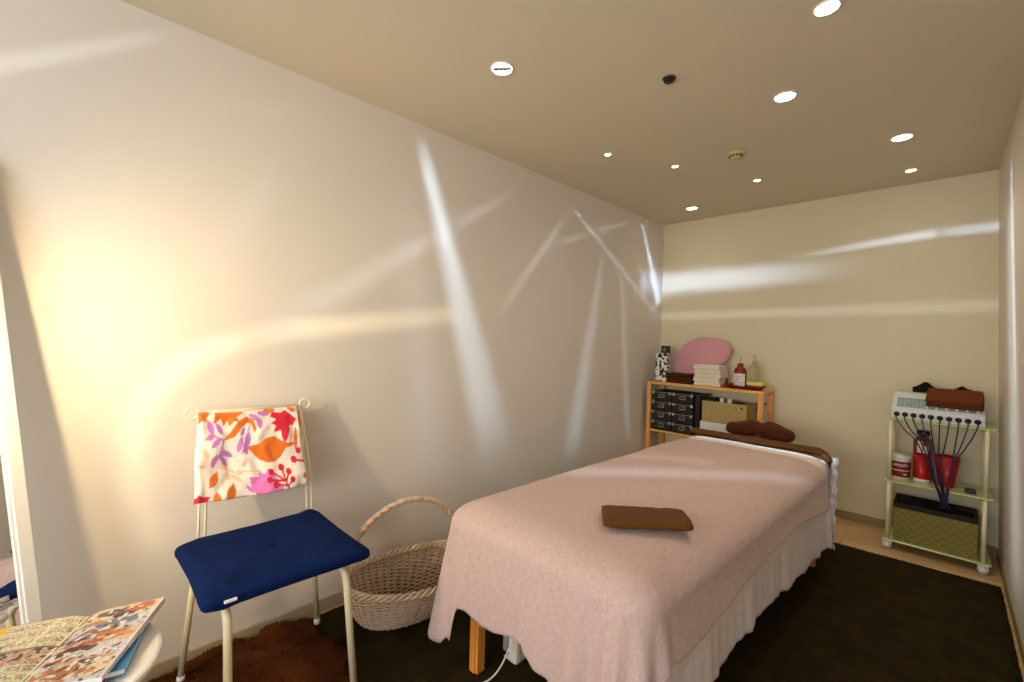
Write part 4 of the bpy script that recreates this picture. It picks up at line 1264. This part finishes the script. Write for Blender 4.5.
for k in range(16):
    cx, cy = random.uniform(-.13, .09), random.uniform(3.75, 3.88); r = random.uniform(.02, .045); z = random.uniform(.278, .30)
    b.tube([(cx+r*1.4*math.cos(a), cy+r*.8*math.sin(a), z+.006*math.sin(a*2+k)) for a in [2*PI*i/16 for i in range(16)]], .003, 5, closed=True)
b.box((-.19, 3.72, .10), (.135, 3.92, .272), bev=.01)
solo(b, 'coiled_leads', mat('black lead', (16, 14, 20), .5), 'tangle of coiled black leads filling the seagrass box', 'cables', (-.03, 3.81, .10))

# ------------------------------------------------------------------ ceiling fittings
LAMP = emis('lamp glow', (1., .93, .82), 14.)
BIG = [(-1.335, 1.251, .042), (-.54, 2.253, .040), (-.305, 1.745, .034), (-.191, 3.102, .042), (-1.535, 3.656, .040)]
SMALL = [(-.181, 3.721, .026), (-.943, 3.299, .020), (-1.252, 2.705, .018), (-1.471, 2.269, .018)]
labs = {0: 'round recessed downlight nearest the left wall, with a dark slot across its glass', 1: 'large round recessed downlight right of the smoke detector, over the pink blanket',
        2: 'round recessed downlight at the top edge of the photograph', 3: 'large round recessed downlight nearest the right wall', 4: 'recessed downlight in the far left corner of the ceiling'}
slabs = ['tiny recessed spotlight nearest the far right corner of the ceiling', 'tiny recessed spotlight just beyond the smoke detector', 'tiny recessed spotlight just left of the smoke detector', 'leftmost tiny recessed spotlight, close to the left wall']
for i, (x, y, r) in enumerate(BIG+SMALL):
    big = i < 5
    t = thing('downlight', labs[i] if big else slabs[i-5], 'ceiling light', (x, y, H), 'recessed downlights')
    b = MB(); b.lathe([(r, 0), (r+.006, 0), (r+.006, -.004), (r+.001, -.006), (r, -.004), (r, 0)], (x, y, H), 32, cap=False); part(b, 'trim_ring', WHITEL, t)
    b = MB(); b.lathe([(0, -.001), (r, -.001), (r, -.003), (0, -.004)], (x, y, H), 32); part(b, 'lamp_glass', LAMP, t)
    if i == 0:
        b = MB(); M = Matrix.Translation((x+.004, y-.004, H-.010)) @ Matrix.Rotation(math.radians(40), 4, 'Z')
        b.box((-.036, -.007, 0), (.036, .007, .006), bev=.002, M=M); part(b, 'slot', mat('dark slot', (60, 60, 56), .5), t, 'dark slot')
sp = thing('sprinkler', 'round dark metal sprinkler set in the ceiling', 'sprinkler', (-.86, 1.777, H))
b = MB(); b.lathe([(0, 0), (.027, 0), (.028, -.002), (.024, -.004), (0, -.004)], (-.86, 1.777, H), 28); part(b, 'plate', mat('aged nickel', (120, 118, 104), .4, metal=.6), sp)
b = MB()
for k in range(10):
    a = 2*PI*k/10; b.tube([(-.86+.024*math.cos(a), 1.777+.024*math.sin(a), H-.003), (-.86+.016*math.cos(a), 1.777+.016*math.sin(a), H-.013)], .0022, 5)
b.lathe([(0, 0), (.020, 0), (.020, -.003), (0, -.003)], (-.86, 1.777, H-.013), 20)
part(b, 'deflector', mat('dark bronze', (52, 48, 40), .4, metal=.6), sp)
sd_ = thing('smoke_detector', 'small cream smoke detector on the ceiling', 'smoke detector', (-.903, 2.748, H))
b = MB(); b.lathe([(0, 0), (.050, 0), (.052, -.006), (.050, -.012), (0, -.012)], (-.903, 2.748, H), 32); part(b, 'base', mat('aged cream plastic', (206, 192, 130), .5), sd_)
b = MB(); b.lathe([(0, 0), (.034, 0), (.036, -.004), (.030, -.016), (.018, -.020), (0, -.020)], (-.903, 2.748, H-.012), 28); part(b, 'head', MATS['aged cream plastic'], sd_)
b = MB()
for k in range(12):
    a = 2*PI*k/12; M = Matrix.Translation((-.903+.0335*math.cos(a), 2.748+.0335*math.sin(a), H-.021)) @ Matrix.Rotation(a, 4, 'Z')
    b.box((-.003, -.005, -.005), (.003, .005, .004), M=M)
part(b, 'vents', BLACKP, sd_)

# ------------------------------------------------------------------ lights
def light(name, typ, loc, energy, col, **k):
    l = bpy.data.lights.new(name, typ); l.energy = energy; l.color = col
    for a, v in k.items(): setattr(l, a, v)
    o = bpy.data.objects.new(name, l); COL.objects.link(o); o.location = loc
    return o
def aim(o, tgt): o.rotation_euler = (Vector(tgt)-o.location).to_track_quat('-Z', 'Y').to_euler()

# soft cool fill: area light set in the added window behind the camera
w = light('window_fill', 'AREA', ((WX0+WX1)/2, RY0-.12, (WZ0+WZ1)/2), 38, (.84, .91, 1.0), shape='RECTANGLE', size=WX1-WX0, size_y=WZ1-WZ0)
w.rotation_euler = (PI/2, 0, 0)
# warm table lamp standing left of the frame
wl = light('warm_lamp', 'SPOT', (-1.475, -.33, 1.30), 26, (1., .75, .42), shadow_soft_size=.03, spot_size=math.radians(150), spot_blend=1.)
aim(wl, (-1.80, .55, 1.10))
# downlights
for i, (x, y, r) in enumerate(BIG+SMALL):
    big = i < 5
    o = light('downlight_beam', 'SPOT', (x, y, H-.012), (9 if i in (2, 3) else 2.8 if y > 3 else 6) if big else (1.2 if y > 3 else 2.5), (1., .87, .68), shadow_soft_size=.03, spot_size=math.radians(125), spot_blend=.9)

# daylight glints thrown on the walls: one small lamp per surface, its beam shaped by a mask in wall coordinates
class Mask:
    def __init__(s, name, loc, power, axis, plane):
        s.o = light(name, 'POINT', loc, power, (1, 1, 1), shadow_soft_size=.012)
        s.l = s.o.data; s.l.use_nodes = True; s.nt = s.l.node_tree; s.N = s.nt.nodes
        s.S = Vector(loc); s.axis = axis; s.plane = plane
        tc = s.N.new('ShaderNodeTexCoord'); sp = s.N.new('ShaderNodeSeparateXYZ'); s.nt.links.new(tc.outputs['Normal'], sp.inputs[0])
        d = [sp.outputs[i] for i in range(3)]
        dist = plane-loc[axis]; s.sgn = 1 if dist > 0 else -1
        oth = [i for i in range(3) if i != axis]
        s.gate = s.m('GREATER_THAN', s.m('MULTIPLY', d[axis], s.sgn), .02)
        den = s.m('MAXIMUM', s.m('MULTIPLY', d[axis], s.sgn), .02)
        s.U = s.m('MULTIPLY_ADD', s.m('DIVIDE', d[oth[0]], den), abs(dist), loc[oth[0]])
        s.V = s.m('MULTIPLY_ADD', s.m('DIVIDE', d[oth[1]], den), abs(dist), loc[oth[1]])
        s.oth = oth; s.acc = None
    def m(s, op, a, b=None, c=None):
        n = s.N.new('ShaderNodeMath'); n.operation = op
        for i, x in enumerate((a, b, c)):
            if x is None: continue
            if isinstance(x, (int, float)): n.inputs[i].default_value = x
            else: s.nt.links.new(x, n.inputs[i])
        return n.outputs[0]
    def smooth(s, x, a, b):
        n = s.N.new('ShaderNodeMapRange'); n.interpolation_type = 'SMOOTHSTEP'
        s.nt.links.new(x, n.inputs['Value']); n.inputs['From Min'].default_value = a; n.inputs['From Max'].default_value = b
        return n.outputs['Result']
    def comp(s, u, v):
        """undo distance and angle falloff so that amounts read as brightness on the wall"""
        p = Vector((0, 0, 0)); p[s.oth[0]] = u; p[s.oth[1]] = v; p[s.axis] = s.plane
        d = p-s.S; return d.length**3/abs(d[s.axis])
    def streak(s, A, B, wa, wb, ia, ib, col, fade=.15, core=.0, fade2=None):
        """soft wedge from A to B, half widths wa, wb, brightness ia, ib"""
        du, dv = B[0]-A[0], B[1]-A[1]; L = math.hypot(du, dv); du /= L; dv /= L
        x = s.m('SUBTRACT', s.U, A[0]); y = s.m('SUBTRACT', s.V, A[1])
        t = s.m('ADD', s.m('MULTIPLY', x, du/L), s.m('MULTIPLY', y, dv/L))
        q = s.m('ABSOLUTE', s.m('SUBTRACT', s.m('MULTIPLY', x, dv), s.m('MULTIPLY', y, du)))
        w = s.m('MAXIMUM', s.m('MULTIPLY_ADD', t, wb-wa, wa), .002)
        e = s.smooth(s.m('DIVIDE', q, w), 1., core)
        f = s.m('MULTIPLY', s.smooth(t, 0., fade), s.smooth(t, 1., 1.-(fade2 or fade)))
        ca, cb = s.comp(*A)*ia, s.comp(*B)*ib
        I = s.m('MAXIMUM', s.m('MULTIPLY_ADD', t, cb-ca, ca), 0.)
        r = s.m('MULTIPLY', s.m('MULTIPLY', e, f), I)
        cc = s.N.new('ShaderNodeVectorMath'); cc.operation = 'SCALE'; cc.inputs[0].default_value = col; s.nt.links.new(r, cc.inputs['Scale'])
        if s.acc is None: s.acc = cc.outputs[0]
        else:
            a = s.N.new('ShaderNodeVectorMath'); a.operation = 'ADD'; s.nt.links.new(s.acc, a.inputs[0]); s.nt.links.new(cc.outputs[0], a.inputs[1]); s.acc = a.outputs[0]
    def done(s):
        v = s.N.new('ShaderNodeVectorMath'); v.operation = 'SCALE'
        s.nt.links.new(s.acc, v.inputs[0]); s.nt.links.new(s.gate, v.inputs['Scale'])
        s.nt.links.new(v.outputs[0], s.N['Emission'].inputs['Color'])
COOL = (.56, .82, 1.10); NEU = (.74, .85, 1.0); WARM = (1., .86, .58)
COOLB = (.54, .72, 1.22); NEUB = (.72, .78, 1.05)
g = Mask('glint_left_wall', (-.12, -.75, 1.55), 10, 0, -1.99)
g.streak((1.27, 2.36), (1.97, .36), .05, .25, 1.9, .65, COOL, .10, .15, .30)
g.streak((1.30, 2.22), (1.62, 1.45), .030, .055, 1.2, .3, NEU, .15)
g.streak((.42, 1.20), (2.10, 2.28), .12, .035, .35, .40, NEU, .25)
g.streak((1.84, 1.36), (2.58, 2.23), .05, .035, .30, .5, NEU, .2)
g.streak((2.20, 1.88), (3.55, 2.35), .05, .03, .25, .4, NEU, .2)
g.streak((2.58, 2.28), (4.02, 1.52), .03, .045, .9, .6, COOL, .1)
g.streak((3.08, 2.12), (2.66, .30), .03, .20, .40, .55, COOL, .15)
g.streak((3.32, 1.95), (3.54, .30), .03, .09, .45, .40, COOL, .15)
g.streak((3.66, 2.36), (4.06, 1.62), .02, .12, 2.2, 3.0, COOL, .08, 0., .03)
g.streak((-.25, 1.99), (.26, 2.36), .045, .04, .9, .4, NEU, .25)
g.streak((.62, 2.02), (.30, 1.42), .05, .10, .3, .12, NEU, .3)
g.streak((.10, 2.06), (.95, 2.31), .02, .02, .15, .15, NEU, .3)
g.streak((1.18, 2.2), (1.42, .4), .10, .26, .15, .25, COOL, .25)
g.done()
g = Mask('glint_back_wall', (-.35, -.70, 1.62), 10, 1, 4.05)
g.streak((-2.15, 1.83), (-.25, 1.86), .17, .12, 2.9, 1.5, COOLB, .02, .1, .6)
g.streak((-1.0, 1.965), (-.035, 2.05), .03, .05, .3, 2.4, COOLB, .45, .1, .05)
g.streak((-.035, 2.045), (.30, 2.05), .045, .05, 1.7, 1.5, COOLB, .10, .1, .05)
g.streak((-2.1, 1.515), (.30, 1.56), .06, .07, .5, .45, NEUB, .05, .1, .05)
g.done()
g = Mask('glint_right_wall', (-.95, -.35, 1.7), 10, 0, .24)
g.streak((3.46, 2.32), (3.06, .75), .045, .08, 3.0, 1.8, COOL, .12, 0., .5)
g.streak((3.55, 2.3), (3.00, .0), .25, .45, 1.1, 1.0, NEU, .2)
g.done()
g = Mask('glint_bed', (-.25, -.85, 1.9), 10, 2, .67)
g.streak((-1.32, 1.55), (-.40, 2.45), .13, .13, .9, .7, COOL, .12)
g.streak((-1.30, 2.05), (-.72, 2.35), .10, .10, .35, .35, NEU, .25)
g.streak((-1.25, 2.93), (-.40, 2.93), .07, .08, 1.6, 2.6, COOL, .10)
g.done()
# warm curved caustic from the lamp shade
g = Mask('glint_lamp_shade', (-1.30, -.30, 1.33), 18, 0, -2.01)
ARC = [(.235, .50), (.172, .70), (.150, .90), (.185, 1.05), (.30, 1.175), (.47, 1.245), (.62, 1.275)]
for i in range(len(ARC)-1):
    ia = (.5, .9, 1.2, 1.6, 2.0, 1.4, .2)
    A_, B_ = ARC[i], ARC[i+1]
    ext = .25
    A2 = (A_[0]-(B_[0]-A_[0])*ext, A_[1]-(B_[1]-A_[1])*ext); B2 = (B_[0]+(B_[0]-A_[0])*ext, B_[1]+(B_[1]-A_[1])*ext)
    g.streak(A2, B2, .075, .075, ia[i]*.42, ia[i+1]*.42, WARM, .34)
g.streak((.50, 1.27), (1.75, 1.43), .075, .09, 1.0, .3, WARM, .2)
g.done()

# ------------------------------------------------------------------ world, view, camera
W_ = bpy.data.worlds.new('world'); SC.world = W_; W_.use_nodes = True
W_.node_tree.nodes['Background'].inputs['Color'].default_value = (.75, .85, 1, 1)
W_.node_tree.nodes['Background'].inputs['Strength'].default_value = .6
SC.view_settings.view_transform = 'Standard'; SC.view_settings.look = 'None'; SC.view_settings.exposure = .5; SC.view_settings.gamma = 1
SC.view_settings.use_curve_mapping = False
cam = bpy.data.cameras.new('camera'); co = bpy.data.objects.new('camera', cam); COL.objects.link(co)
cam.sensor_width = 36; cam.lens = 438/1024*36; cam.clip_start = .02
R = Matrix(((.71080899, -.02567401, .70291637), (.70293693, -.009739, -.7111855), (.02510469, .99962293, .01112464)))
# rows are the room axes seen by the camera
co.matrix_world = Matrix.Translation((0, 0, 1.29)) @ R.to_4x4()
SC.camera = co
